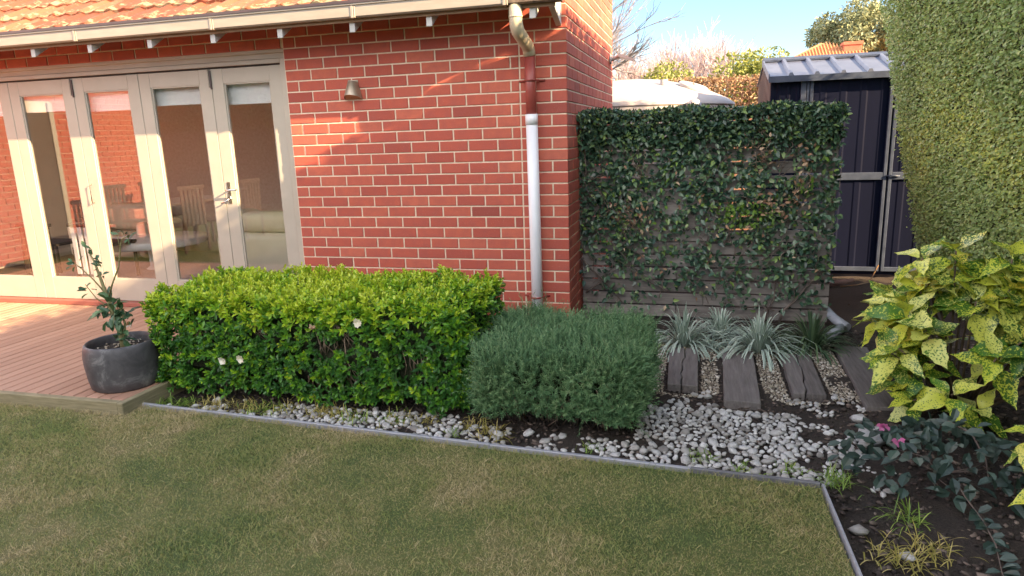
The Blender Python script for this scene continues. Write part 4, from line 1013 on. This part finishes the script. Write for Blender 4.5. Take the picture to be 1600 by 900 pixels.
leaves('foliage', cat[0]-t0, cat[1], cat[2], cat[3], cat[3]*.62, M['tall'], th, T_FOLD, cat[4])['kind'] = 'stuff'
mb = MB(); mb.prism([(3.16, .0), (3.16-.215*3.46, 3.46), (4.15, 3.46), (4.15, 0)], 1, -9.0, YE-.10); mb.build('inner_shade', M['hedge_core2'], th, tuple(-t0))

# ------------------------------------------------------------------ aucuba
def aucuba_mesh(bend, wide):
    st = np.linspace(0, 1, 8); w = np.array([.0, .30, .46, .48, .41, .28, .12, .0])*wide; vs = []; fs = []
    for i, (s, q) in enumerate(zip(st, w)):
        saw = 1.0+(.13 if i % 2 else -.10)*(s > .3); z = -bend*s*s+.045*math.sin(s*7)
        vs += [(s, -q*saw, z+q*.34+.02*math.sin(i*2.1)), (s, 0, z), (s, q*saw, z+q*.34-.02*math.sin(i*1.7))]
    for i in range(7):
        a = i*3; fs += [(a, a+1, a+4, a+3), (a+1, a+2, a+5, a+4)]
    me = bpy.data.meshes.new('leaf'); me.from_pydata(vs, [], fs); me.polygons.foreach_set('use_smooth', [True]*len(fs)); me.materials.append(M['aucuba']); me.update(); return me
# meshes are built in leaf units, so the speckle is scaled to the leaf's own length by the object
AM = [aucuba_mesh(b, w) for b, w in ((.20, .52), (.36, .60), (.50, .50), (.12, .62), (.65, .55))]
def aucuba(label, base, heads, stems):
    t = thing('aucuba_shrub', label, 'shrub', base, 'speckled shrubs by the tall hedge'); b0 = Vector(base)
    for (hx, hy, hz, k, L, dr) in heads:
        out = (Vector((hx, hy, hz))-b0); ax = Vector((out.x*.9, out.y*.9-.12, .75)).normalized()
        o1 = ax.orthogonal().normalized(); o2 = ax.cross(o1); ph = random.random()*6
        for i in range(k):
            an = ph+i*2.4; ti = .55+.95*(i/k)+random.gauss(0, .12); rad = o1*math.cos(an)+o2*math.sin(an)
            d = ax*math.cos(ti)+rad*math.sin(ti); d.z -= dr*(i/k); nn = ax*math.sin(ti)-rad*math.cos(ti)+rv(.12)
            p = Vector((hx, hy, hz))-ax*(.07*i/k)-b0+d.normalized()*.02
            place_leaf(random.choice(AM), t, p, d, nn, L*random.uniform(.72, 1.12)*(.75+.35*i/k))
    s = MB()
    for (hx, hy, hz, k, L, dr) in heads:
        e = Vector((hx, hy, hz))-b0; a = Vector((e.x*.15+random.uniform(-.05, .05), e.y*.15, 0)); s.tube([a, a.lerp(e, .5)+Vector((0, 0, .06)), e], [.008, .006, .004], 6)
    s.build('stem', M['bark'], t); return t
heads = []
cx, cy = 2.42, -1.10
for i in range(31):
    a = random.uniform(math.pi*.75, math.pi*2.05); el = random.uniform(-.05, 1.35); r = random.uniform(.85, 1.0)
    hx = cx+.50*math.cos(a)*math.cos(el)*r; hy = cy+.42*math.sin(a)*math.cos(el)*r; hz = .44+.40*math.sin(el)*r
    heads.append((hx, hy, hz, random.choice((7, 8)), random.uniform(.17, .23), .65))
for (hx, hy, hz) in ((2.02, -1.2, .22), (2.08, -1.38, .16), (2.10, -1.35, .30), (2.35, -1.45, .15), (2.22, -1.48, .24), (2.0, -1.22, .36), (2.12, -1.15, .88), (2.26, -1.2, .93), (2.5, -1.25, .90), (2.62, -1.3, .86)):
    heads.append((hx, hy, hz, 7, .18, .75))
for k in range(12): heads.append((random.uniform(2.45, 2.95), random.uniform(-1.5, -1.2), random.uniform(.25, .85), 7, .18, .6))
for k in range(8): heads.append((random.uniform(2.05, 2.6), random.uniform(-1.3, -1.1), random.uniform(.22, .6), 7, .17, .6))
aucuba('large yellow speckled shrub standing before the tall hedge', (2.38, -1.12, .02), heads, None)
heads = [(2.24, -2.30, .40, 7, .15, .6), (2.30, -2.38, .27, 7, .16, .7), (2.34, -2.42, .10, 6, .13, .4), (2.36, -2.3, .45, 7, .15, .4), (2.45, -2.4, .35, 7, .16, .5)]
aucuba('small yellow speckled shrub at the very right edge in front', (2.48, -2.38, .03), heads, None)

# ------------------------------------------------------------------ low dark shrub with pink flowers
ls = thing('low_camellia', 'low dark leaved shrub with two pink flowers beneath the speckled shrub', 'shrub', (2.05, -1.95, .03)); l0 = np.array([2.05, -1.95, .03])
lm = []
for k in range(3):
    tvx, tfx = T_OVAL; vs = tvx*np.array([1, .62, 1])*(1+.05*rng.normal(size=tvx.shape)); me = bpy.data.meshes.new('leaf'); me.from_pydata([tuple(q) for q in vs], [], tfx); me.materials.append(M['low']); me.update(); lm.append(me)
for i in range(225):
    a = random.random()*6.28; r = math.sqrt(random.random()); x = 2.04+.42*r*math.cos(a); y = -1.93+.34*r*math.sin(a); z = .07+.20*(1-r*r)*random.uniform(.6, 1.05)
    place_leaf(random.choice(lm), ls, Vector((x, y, z))-Vector(l0), rv(.8)+Vector((math.cos(a)*.7, -.5+math.sin(a)*.5, -.15)), rv(.35)+Vector((0, -.5, 1)), random.uniform(.055, .085))
br = MB()
arch = [Vector((2.03, -1.80, .20)), Vector((2.10, -1.83, .235)), Vector((2.17, -1.90, .215)), Vector((2.20, -2.0, .14)), Vector((2.20, -2.06, .06))]
br.tube([p-Vector(l0) for p in arch], [.006, .0055, .005, .004, .003], 6)
trail = [Vector((2.03, -2.1, .12)), Vector((2.03, -2.3, .10)), Vector((2.04, -2.45, .09)), Vector((2.03, -2.6, .08)), Vector((2.0, -2.74, .06)), Vector((1.985, -2.86, .05))]
br.tube([p-Vector(l0) for p in trail], [.004, .0035, .003, .0025, .002, .0015], 5)
for i in range(9):
    a = random.random()*6.28; br.tube([(0, 0, 0), (.13*math.cos(a), .11*math.sin(a), .03), (.24*math.cos(a+.3), .20*math.sin(a+.3), .03)], [.004, .003, .0015], 5)
br.build('branch', M['vine'], ls)
for p, q in zip(trail[:-1], trail[1:]):
    for s in range(9):
        c = p.lerp(q, random.random()); sd = random.choice((-1, 1)); place_leaf(random.choice(lm), ls, c-Vector(l0), Vector((sd*.8, -.4, .15))+rv(.25), Vector((0, -.3, 1))+rv(.25), random.uniform(.042, .064))
for (x, y, z) in ((1.825, -1.83, .19), (1.855, -1.98, .18)):
    n = 9; a = np.arange(n)*2.4; leaves('flower', np.tile([[x, y, z]], (n, 1))-l0+rng.normal(size=(n, 3))*.004, np.stack([np.cos(a)*.8, -.5+0*a, np.sin(a)*.7+.2], -1), rand_dirs(n)*.3+[0, -1, .4], rng.uniform(.022, .034, n), np.full(n, .022), M['pink'], ls, T_OVAL)

# ------------------------------------------------------------------ weeds
def tuft(label, x, y, n, L, mat, dr=.6, sp=.04, name='grass_tuft', z=.01):
    a = rng.random(n)*6.283; q = rng.random(n)
    t = blades(name, np.stack([rng.normal(size=n)*min(sp, .05), rng.normal(size=n)*min(sp, .05), 0*a], -1), np.stack([np.cos(a)*(.3+q), np.sin(a)*(.3+q), .9-.4*q], -1), None, rng.uniform(.5, 1.1, n)*L, rng.uniform(.003, .006, n), mat, None, 5, dr*(.3+q))
    t.location = (x, y, z); tag(t, label, 'weed', 'grass weeds in the bed')
tuft('lime green grass tuft outside the edging corner', 1.585, -2.10, 70, .15, M['weed'])
tuft('green grass tuft below the pink flowers', 1.80, -2.36, 60, .13, M['weed'])
tuft('dry yellow grass tuft at the bottom edge beside a white stone', 1.70, -2.66, 80, .13, M['weed_dry'], .7, .06)
tuft('dry yellow grass tuft just right of the larger dry one', 1.84, -2.57, 70, .12, M['weed_dry'], .6, .04)
tuft('short green weed at the edging near the rosemary', 1.0, -1.985-.03+.06, 50, .065, M['weed'], .5, .035)
tuft('short green weed halfway along the pebble edging', 1.19, -2.07, 50, .06, M['weed'], .5, .035)
tuft('mossy weed between pebbles close to the edging corner', 1.40, -2.0, 45, .06, M['weed'], .5, .03)
tuft('pale weed under the left end of the hedge', -2.08, -1.84, 40, .10, M['weed'], .6, .05)
tuft('straw tinged weed at the foot of the hedge', -1.72, -1.82, 60, .10, M['weed_dry'], .6, .07)
tuft('thin dry weed under the middle of the hedge', -1.18, -1.80, 70, .09, M['weed_dry'], .5, .12)
tuft('green sprig in the pebbles left of the rosemary', -.30, -1.94, 30, .06, M['weed'], .5, .03)
tuft('straw coloured weed between hedge and rosemary', -.10, -1.90, 60, .12, M['weed_dry'], .4, .05)
tuft('green sprig at the foot of the rosemary', .45, -1.97, 30, .06, M['weed'], .5, .03)

for k, (x, y) in enumerate(((-2.25, -1.86), (-1.95, -1.80), (-1.60, -1.86), (-1.45, -1.80), (-.95, -1.84), (-.70, -1.80))):
    tuft(['pale grass weed beside the deck corner post', 'yellowish weed hiding a few stones under the hedge', 'small leafy weed in the hedge strip near the deck', 'straw weed below the twin cream flowers',
          'dry brown weed under the bare hollow of the hedge', 'thin straw weed near the right end of the hedge'][k], x, y, 60, .10, M['weed_dry'] if k % 2 else M['weed'], .7, .07)
for k in range(9):
    tuft(['straw grass wisp at the hedge foot, first from the deck', 'straw grass wisp by a bright stone under the hedge', 'brown grass wisp below the leftmost flower', 'dry wisp behind the densest pebbles of the strip', 'olive grass wisp under the hedge centre',
          'dry wisp below the bare twigs of the hedge', 'thin wisp below the upper cream flower', 'straw wisp at the right hedge foot', 'dry wisp in the gap between hedge and rosemary'][k], -2.15+k*.235+random.uniform(-.06, .06), -1.80+random.uniform(-.03, .02), 55, .085, M['weed_dry'] if k % 3 else M['weed'], .8, .05)

# ------------------------------------------------------------------ white pipes at the fence end
pp = thing('drain_pipe', 'white plastic drain pipe bent over the ground at the fence end', 'pipe', (1.97, .66, 0))
MB().tube([(0, .12, .16), (.0, .02, .14), (.06, -.16, .09), (.13, -.28, .055)], [.036, .036, .036, .036], 12).build('pipe', M['drain'], pp)
MB().tube([(-.02, .12, .30), (-.02, .12, .15)], .040, 12).build('riser', M['drain'], pp)
MB().tube([(.10, -.26, .05), (-.03, -.50, .05)], .036, 12).build('outlet', M['drain'], pp)
lg = MB().tube([(0, 0, .03), (.18, .05, .04), (.34, .16, .05)], [.028, .03, .022], 8).build('log', M['log']); lg.location = (2.16, 2.05, 0); tag(lg, 'short brown log on the soil before the shed', 'log')
cb = MB().tube([(0, 0, .01), (.16, .06, .015), (.30, .16, .03), (.38, .30, .12), (.42, .38, .16)], .006, 6).build('cable', M['cable']); cb.location = (2.36, 2.08, 0); tag(cb, 'thin ochre cable curling up to the shed door', 'cable')

# ------------------------------------------------------------------ shed
SX0, SX1, SY0, SY1, EZ, RZ = 1.665, 4.3, 2.62, 4.12, 2.085, 2.30
shed = thing('garden_shed', 'dark steel garden shed with double doors and a ribbed zinc roof', 'shed', (SX0, SY0, 0))
s0 = (-SX0, -SY0, 0)
def corrug(mb, x0, x1, y, z0, z1, pitch=.095, d=.005):
    xs = []; x = x0
    while x < x1-1e-6:
        for t, h in ((0, 0), (.30, 0), (.38, d), (.62, d), (.70, 0)):
            if x+t*pitch < x1: xs.append((x+t*pitch, h))
        x += pitch
    xs.append((x1, 0))
    vs = [(a, y-h, z0) for a, h in xs]+[(a, y-h, z1) for a, h in xs]; k = len(xs)
    mb.add(vs, [(i, i+1, k+i+1, k+i) for i in range(k-1)])
w = MB(); corrug(w, SX0+.03, 1.955, SY0, .05, EZ); w.box(SX0+.02, SX1, SY0+.012, SY0+.03, .03, EZ-.01); w.box(SX1-.02, SX1, SY0, SY1, .03, EZ)
wall_s = w.build('front_wall', M['shed'], shed, s0, False)
MB().bbox(SX0, SX0+.035, SY0-.012, SY0+.03, .03, EZ, .003).build('corner_post', M['shed'], shed, s0)
g = MB(); g.add([(SX0, SY0, .03), (SX0, SY1, .03), (SX0, SY1, EZ), (SX0, (SY0+SY1)/2, RZ-.01), (SX0, SY0, EZ)], [(0, 1, 2, 3, 4)])
for k in range(10):
    y = SY0+.06+k*.15; g.box(SX0-.008, SX0-.001, y, y+.045, .03, min(EZ, 9)+ (min(y-SY0, SY1-y))*.25)
g.build('side_wall', M['shed_side'], shed, s0, False)
dj = MB(); dj.bbox(1.955, 2.005, SY0-.028, SY0, .04, EZ-.03, .003); dj.bbox(2.012, 2.040, SY0-.024, SY0, .04, EZ-.03, .003); dj.build('door_jamb', M['shed_trim'], shed, s0)
for k, (a, b) in enumerate(((2.045, 2.815), (2.835, 3.605))):
    d = MB(); corrug(d, a+.03, b-.03, SY0-.006, .09, EZ-.05, 190/1000, .004); do = d.build('door', M['shed'], shed, s0, False)
    fr_ = MB(); fr_.bbox(a, a+.03, SY0-.030, SY0-.002, .07, EZ-.04, .003); fr_.bbox(b-.03, b, SY0-.030, SY0-.002, .07, EZ-.04, .003); fr_.build('door_stile', M['shed_trim'], do)
    fr_ = MB(); fr_.bbox(a+.031, b-.031, SY0-.028, SY0-.003, 1.025, 1.10, .003); fr_.build('mid_rail', M['shed_trim'], do)
    fr_ = MB(); fr_.bbox(a+.031, b-.031, SY0-.028, SY0-.003, .07, .115, .003); fr_.build('bottom_rail', M['shed_trim'], do)
    if k == 1: MB().tube([(a-.02, SY0-.035, 1.065), (a+.05, SY0-.05, 1.065), (a+.10, SY0-.035, 1.06)], .009, 6).build('latch', M['shed_trim'], do)
rf = MB(); ym = (SY0+SY1)/2
def slope(mb, y0, z0, y1, z1, x0, x1, t=.012): mb.prism([(y0, z0), (y1, z1), (y1, z1+t), (y0, z0+t)], 0, x0, x1)
slope(rf, SY0-.06, EZ-.005, ym, RZ, SX0-.02, SX1+.02); slope(rf, SY1+.06, EZ-.005, ym+.001, RZ, SX0-.02, SX1+.02); ro_ = rf.build('roof', M['shed_roof'], shed, s0)
x = SX0+.185
while x < SX1:
    mb = MB(); hh_ = .030; dy = ym-SY0+.06
    for (ya, za, yb, zb) in ((SY0-.065, EZ+.006, ym-.01, RZ+.009),):
        vs = []
        for (yy, zz_) in ((ya, za), (yb, zb)):
            vs += [(x-.028, yy, zz_), (x-.014, yy, zz_+hh_), (x+.014, yy, zz_+hh_), (x+.028, yy, zz_)]
        mb.add(vs, [(0, 1, 5, 4), (1, 2, 6, 5), (2, 3, 7, 6), (0, 3, 2, 1), (4, 5, 6, 7)])
    mb.build('roof_rib', M['shed_roof'], ro_); x += .245
mb = MB(); mb.prism([(SY0-.085, EZ-.055), (SY0-.063, EZ-.055), (SY0-.063, EZ+.006), (SY0-.085, EZ+.006)], 0, SX0-.03, SX1); mb.build('eave_trim', M['shed_trim'], ro_)
mb = MB(); mb.prism([(ym-.09, RZ-.005), (ym, RZ+.030), (ym+.09, RZ-.005), (ym+.09, RZ+.014), (ym, RZ+.048), (ym-.09, RZ+.014)], 0, SX0-.03, SX1); mb.build('ridge_cap', M['shed_trim'], ro_)
mb = MB(); slope(mb, SY0-.08, EZ-.04, ym, RZ-.035, SX0-.034, SX0-.021, .07); mb.build('barge_trim', M['shed_roof'], ro_)

# ------------------------------------------------------------------ rainwater tank
tank = thing('rainwater_tank', 'round pale grey rainwater tank showing above the climber fence', 'tank', (.08, 4.32, 0))
tr_ = 1.31
tk = MB().lathe([(0, 0), (tr_, 0), (tr_, 1.86), (tr_-.005, 1.872)], 56).build('tank_wall', M['tank'], tank)
MB().lathe([(tr_-.008, 1.862), (tr_+.004, 1.868), (tr_+.004, 1.880), (tr_-.008, 1.885)], 56).build('rim_seam', M['tank_dark'], tank)
MB().lathe([(tr_+.012, 1.881), (tr_+.006, 1.905), (tr_-.10, 1.975), (tr_-.35, 2.085), (tr_-.62, 2.165), (.42, 2.225), (.20, 2.245), (0, 2.25)], 56).build('dome', M['tank'], tank)
lid = MB(); lid.lathe([(0, .02), (.17, .02), (.185, .012), (.185, -.02)], 24); lo = lid.build('hatch', M['tank'], tank, (.80, -.50, 2.105)); lo.rotation_euler = (-.22, .34, 0); lo.rotation_euler = (.19, .30, 0)
MB().tube([(.80, -.50, 2.12), (.81, -.50, 2.14)], .02, 8).build('hatch_knob', M['tank_dark'], tank)
MB().tube([(.45, -.68, 2.06), (.45, -.68, 2.19)], .045, 12).build('vent', M['tank'], tank)
MB().tube([(.78, -.95, 1.83), (.82, -1.20, 1.85), (.82, -1.27, 1.82), (.82, -1.28, 1.66)], .082, 14).build('overflow_elbow', M['tank'], tank)

# ------------------------------------------------------------------ rear fence with dry vine
rf_ = thing('rear_fence', 'dark timber lattice fence at the back covered in dry brown vine', 'fence', (0, 6.2, 0))
MB().box(-6, 6, .05, .08, -.1, 1.9).build('panel', M['lattice'], rf_)
lt = MB()
for k in range(110):
    x = -6+k*.11; lt.box(x-.017, x+.017, .052, .060, 1.9, 2.30)
for k in range(5): lt.box(-6, 6, .061, .069, 1.93+k*.085, 1.962+k*.085)
lt.box(-6, 6, .04, .09, 2.29, 2.33); lt.build('lattice', M['lattice'], rf_)
dv = thing('dry_vine', 'dry brown leafless vine hanging along the top of the back fence', 'vine', (1.0, 6.1, 0))
n = 9000; x = rng.uniform(-2, 3.2, n); z = 2.36-rng.random(n)**1.3*.55*(.65+.35*np.sin(x*5)); y = 6.2-rng.random(n)*.16
leaves('dead_leaves', np.stack([x-1, y-6.1, z], -1), rand_dirs(n)+[0, 0, -.5], rand_dirs(n)+[0, -.7, .3], rng.uniform(.03, .06, n), rng.uniform(.012, .03, n), M['dry_vine'], dv, T_FOLD)['kind'] = 'stuff'
vb = MB()
for k in range(70):
    x = random.uniform(-2, 3.2); vb.tube([(x-1, .02, 2.36), (x-1+random.uniform(-.2, .2), -.03, 2.2), (x-1+random.uniform(-.3, .3), -.02, 2.0)], .006, 4)
vb.build('stem', M['twig'], dv)

# ------------------------------------------------------------------ trees and house beyond
def crown_leaves(n, blobs, L, mat, parent, o, tmpl=T_FOLD, hang=.0):
    w = np.array([b[3]**2 for b in blobs]); w = w/w.sum(); pk = rng.choice(len(blobs), n, p=w); B = np.array(blobs)
    d = rand_dirs(n); P = B[pk, :3]+d*(B[pk, 3]*(.55+.5*rng.random(n)**.5))[:, None]*[1, 1, .8]
    l = rng.uniform(.7, 1.3, n)*L
    tint = np.clip(.45+.22*(B[pk, 2]-B[:, 2].mean())/max(.3, B[:, 2].std())*.4+rng.normal(size=n)*.18, .02, .98)
    leaves('crown', P-np.array(o), d*.5+rand_dirs(n)+[0, 0, -hang], rand_dirs(n)+[0, 0, .5], l, l*.42, mat, parent, tmpl, tint)['kind'] = 'stuff'
def gum_tree(label, o, h, rad, nb, nl, L, mat):
    t = thing('gum_tree', label, 'tree', o, None); tr = MB(); O = Vector(o); blobs = []
    tr.tube([(0, 0, -.2), (.1, 0, h*.3), (-.05, 0, h*.55)], [.22, .17, .12], 8)
    for k in range(nb):
        a = random.random()*6.28; e = random.random(); r = rad*math.sqrt(random.random())
        zc = h*(.40+.58*e*(1-.35*(r/rad)**2)); c = Vector((r*math.cos(a), r*math.sin(a), zc))
        tr.tube([(0, 0, h*.35+.15*h*random.random()), (c.x*.5, c.y*.5, zc*.8), tuple(c)], [.08, .045, .015], 5)
        blobs.append((c.x+O.x, c.y+O.y, c.z+O.z, rad*random.uniform(.16, .30)))
    tr.build('trunk', M['bark'], t); crown_leaves(nl, blobs, L, mat, t, o, T_FOLD, .7)
gum_tree('tall grey green gum tree against the sky behind the shed', (7.9, 29, 0), 6.75, 2.6, 60, 26000, .19, M['gum'])
gum_tree('paler gum tree crown right beside the hedge top', (10.2, 30.5, 0), 6.4, 2.1, 40, 14000, .19, M['gum'])
def bush(label, o, rx, h, n, L=.12):
    t = thing('green_bush', label, 'bush', o, None); O = o
    bl = [(O[0]+random.uniform(-rx, rx), O[1]+random.uniform(-.8, .8), h*random.uniform(.55, .86), h*.15) for _ in range(22)]
    crown_leaves(n, bl, L, M['bush'], t, o)
    s = MB()
    for b in bl: s.tube([(0, 0, 0), (b[0]-O[0], b[1]-O[1], b[2])], [.05, .02], 5)
    s.build('trunk', M['bark'], t)
bush('rounded yellow green bush beyond the back fence next to the shed', (2.45, 15, 0), .85, 3.72, 9000)
bush('yellow green bush showing just above the tank', (.10, 15, 0), .38, 3.5, 4500)
def bare_tree(label, o, h, spread, depth, mat, seed, tk=.10, n0=9, lean=0):
    t = thing('bare_tree', label, 'tree', o, None); rd = random.Random(seed); mb = MB(); fine = MB()
    def grow(p, d, L, r, lev):
        e = p+d*L; m_ = (p+e)/2+Vector((rd.gauss(0, .05), rd.gauss(0, .05), 0))*L
        (mb if lev < 2 else fine).tube([p, m_, e], [r, r*.8, r*.62], 6 if lev < 2 else 3, cap=False, smooth=lev < 2)
        if lev >= depth: return
        for k in range((4 if lev < 4 else 3) if lev > 0 else n0):
            nd = (d+Vector((rd.gauss(0, spread), rd.gauss(0, spread), rd.gauss(.12, spread*.5)))).normalized()
            grow(p.lerp(e, rd.uniform(.55, 1) if k else 1), nd, L*rd.uniform(.62, .85), max(r*.58, .0075), lev+1)
    grow(Vector((0, 0, -.1)), Vector((lean, 0, 1)).normalized(), h*.30, tk, 0)
    mb.build('trunk', mat, t, None, False); c = fine.build('crown', mat, t, None, False); c['kind'] = 'stuff'
bare_tree('wide pale leafless tree fanning up beyond the back fence', (.75, 21, 0), 5.6, .36, 5, M['bare'], 3, .11, 13)
bare_tree('smaller pale leafless tree next to the brick corner', (-1.3, 19, 0), 5.2, .36, 5, M['bare'], 5, .09, 10)
bare_tree('grey leafless branches reaching out behind the brick gable', (-3.4, 15, 0), 6.6, .42, 5, M['bare_dark'], 11, .10, 8, .25)
nh = thing('neighbour_house', 'orange tiled roof with a brick chimney beyond the shed', 'house', (6.0, 24, 0))
MB().box(-3.0, 3.0, 0, 6, -.1, 3.3).build('wall', M['brick_far'], nh)
r_ = MB().add([(-3.4, -.4, 3.3), (3.4, -.4, 3.3), (3.4, 6.4, 3.3), (-3.4, 6.4, 3.3), (-.25, 2.6, 4.86), (.25, 3.4, 4.86)], [(0, 1, 5, 4), (1, 2, 5), (2, 3, 4, 5), (3, 0, 4), (0, 3, 2, 1)]).build('roof', M['tile_far'], nh)
rr_ = MB()
for k in range(56):
    x = -3.3+k*.12; f_ = max(0, 1-abs(x)/3.4)
    if f_ > .05: rr_.prism([(-.4, 3.31), (-.4+3.0*f_, 3.31+1.56*f_), (-.4+3.0*f_, 3.35+1.56*f_), (-.4, 3.35)], 0, x-.02, x+.02)
rr_.build('tile_roll', M['tile_far'], r_)
MB().bbox(.45, 1.1, 1.6, 2.2, 3.6, 4.72, .01).build('chimney', M['brick_far'], r_)
MB().bbox(.41, 1.14, 1.56, 2.24, 4.62, 4.74, .01).build('chimney_cap', M['brick_far'], r_)

# ------------------------------------------------------------------ furniture behind the glass
def cushion(mb, x0, x1, y0, y1, z0, z1, c): mb.bbox(x0, x1, y0, y1, z0, z1, c)
sofa = thing('leather_sofa', 'pale sage leather sofa with its back to the right hand glass doors', 'sofa', (-3.0, .9, .146))
def soft(o, w, s=3):
    b = o.modifiers.new('bevel', 'BEVEL'); b.width = w; b.segments = s
    for p in o.data.polygons: p.use_smooth = True
    return o
soft(MB().box(-.62, .50, -.42, -.18, .05, .60).build('backrest', M['sage'], sofa), .07)
soft(MB().box(-.62, -.35, -.17, .55, .05, .44).build('armrest', M['sage'], sofa), .06)
soft(MB().box(.26, .50, -.17, .55, .05, .44).build('armrest', M['sage'], sofa), .06)
soft(MB().box(-.345, .255, -.17, .52, .12, .34).build('seat', M['sage'], sofa), .05)
soft(MB().box(-.35, .20, -.39, -.16, .603, .80).build('cushion', M['cream'], sofa), .07)
soft(MB().box(-.60, -.38, -.36, .1, .603, .80).build('cushion', M['cream'], sofa), .08)
tb = thing('coffee_table', 'round white coffee table lit by the sun inside the room', 'table', (-5.35, 1.6, .146))
MB().lathe([(0, .30), (.56, .30), (.575, .31), (.575, .375), (.56, .385), (0, .385)], 40).build('table_top', M['white'], tb)
MB().lathe([(.16, 0), (.10, .05), (.10, .30)], 20).build('pedestal', M['white'], tb)
rug = MB().box(-6.4, -3.3, .6, 3.0, .1465, .158).build('rug', M['rug']); tag(rug, 'grey woven rug on the floor of the glazed room', 'rug')
ac = thing('cream_armchair', 'cream armchair catching sun behind the left glass door', 'armchair', (-6.3, 1.9, .146))
soft(MB().box(-.45, .45, -.1, .55, .08, .36).build('seat', M['cream'], ac), .06); soft(MB().box(-.45, .45, .4, .62, .362, .72).build('backrest', M['cream'], ac), .07)
soft(MB().box(-.62, -.455, -.1, .6, .08, .52).build('armrest', M['cream'], ac), .06); soft(MB().box(.455, .62, -.1, .6, .08, .52).build('armrest', M['cream'], ac), .06)
for k in range(2):
    ch = thing('slatted_chair', ['dark chair with pale upright slats behind the second glass door', 'dark slatted chair further left behind the glass'][k], 'chair', (-5.45-.72*k, .75, .146), 'slatted chairs behind the glass')
    for q in range(5): MB().bbox(-.20+q*.09, -.145+q*.09, -.02, .005, .10, .62, .004).build('slat', M['blind'] if k == 0 else M['outdoor'], ch)
    MB().bbox(-.23, .24, -.03, .012, .625, .66, .004).build('top_rail', M['outdoor'], ch); MB().bbox(-.23, .24, .01, .42, .40, .43, .004).build('seat', M['outdoor'], ch)
    for sx in (-.21, .20):
        for sy in (-.015, .39): MB().bbox(sx-.015, sx+.015, sy-.015+.02, sy+.015+.02, 0, .40, .003).build('leg', M['outdoor'], ch)
cab = thing('wall_cabinet', 'dark cabinet against the far wall of the glazed room', 'cabinet', (-3.6, 3.9, .146))
MB().bbox(-1.0, .9, -.2, .25, .08, .85, .01).build('body', M['outdoor'], cab); MB().bbox(-1.02, .92, -.22, .27, .852, .89, .005).build('top', M['inner'], cab)

# ------------------------------------------------------------------ the house's other wing, seen mirrored in the doors
wing = thing('brick_house_wing', 'sunlit red brick wing mirrored in the glass doors', 'house', (-8.6, -3.5, 0))
MB().box(-.25, -.006, -1.9, 3.3, -.1, 3.0).build('wall', M['mortar'], wing)
wb_ = MB()
for r in range(34):
    z = .0+r*.086; y = -1.9+(.12 if r % 2 else 0)
    while y < 3.2:
        for ya, yb in ((y, y+.23),) if z > 2.3 else ((y, min(y+.23, .22)), (max(y, .88), y+.23)):
            if yb-ya > .03: wb_.box(-.006, .004, ya, yb, z, z+.076)
        y += .24
wo_ = wb_.build('brick', M['brick'], wing); wo_['kind'] = 'stuff'
MB().bbox(-.03, .03, .22, .30, 0, 2.3, .004).build('door_frame', M['trim'], wing); MB().bbox(-.03, .03, .80, .88, 0, 2.3, .004).build('door_frame', M['trim'], wing)
MB().box(.005, .012, .30, .80, .1, 2.15).build('door', M['outdoor'], wing)
MB().tube([(.06, -1.75, 0), (.06, -1.75, 2.9)], .04, 10).build('downpipe', M['pipe_cream'], wing)
ot = thing('outdoor_table', 'dark timber outdoor table mirrored in the glass doors', 'table', (-7.2, -4.0, 0))
MB().bbox(-.45, .45, -.9, .9, .70, .74, .006).build('table_top', M['outdoor'], ot)
for sx in (-.38, .38):
    for sy in (-.82, .82): MB().bbox(sx-.035, sx+.035, sy-.035, sy+.035, 0, .698, .004).build('leg', M['outdoor'], ot)
# timber fence closing the yard on the far side, also only mirrored
yf = thing('yard_fence', 'brown timber paling fence mirrored in the right hand glass doors', 'fence', (-6, -11, 0))
for k in range(110): MB().box(-15+k*.2, -15+k*.2+.19, -.012, .012, -.1, 1.95).build('paling', M['outdoor'], yf)

sc_ = thing('sky_screen_hedge', 'dark tall hedge added beyond the paling fence to keep sky out of the right hand doors', 'hedge', (-6, -12, 0))  # out of view, added so the glass mirrors dark leaves instead of bright sky
MB().box(-16, 6, -.8, .8, 0, 3.6).build('inner_shade', M['hedge_core'], sc_)
n = 20000; leaves('foliage', np.stack([rng.uniform(-16, 6, n), .8+rng.random(n)*.15, rng.uniform(0, 3.75, n)], -1), rand_dirs(n), rand_dirs(n)+[0, 1, .4], rng.uniform(.08, .16, n), rng.uniform(.05, .09, n), M['ivy'], sc_, T_FOLD)['kind'] = 'stuff'

oc = None
for k, (x, y, a) in enumerate(((-6.5, -4.7, 1.6), (-6.5, -4.0, 1.5), (-6.5, -3.3, 1.7), (-7.9, -4.5, -1.6), (-7.9, -3.7, -1.5))):
    ch = thing('outdoor_chair', 'dark slatted timber chair mirrored in the doors, '+['nearest the table end by the fence', 'mid table on the house side', 'at the table end by the brick wing', 'behind the table, fence end', 'behind the table against the bricks'][k], 'chair', (x, y, 0), 'outdoor chairs mirrored in the doors'); ch.rotation_euler = (0, 0, a)
    for q in range(6): MB().bbox(-.22+q*.075, -.17+q*.075, -.235, -.215, .44, .96, .004).build('slat', M['outdoor'], ch)
    MB().bbox(-.25, .25, -.24, -.21, .962, 1.02, .005).build('top_rail', M['outdoor'], ch); MB().bbox(-.24, .24, -.20, .24, .42, .45, .005).build('seat', M['outdoor'], ch)
    for sx in (-.22, .22):
        for sy in (-.225, .21): MB().bbox(sx-.02, sx+.02, sy-.015, sy+.02, 0, .418, .003).build('leg', M['outdoor'], ch)
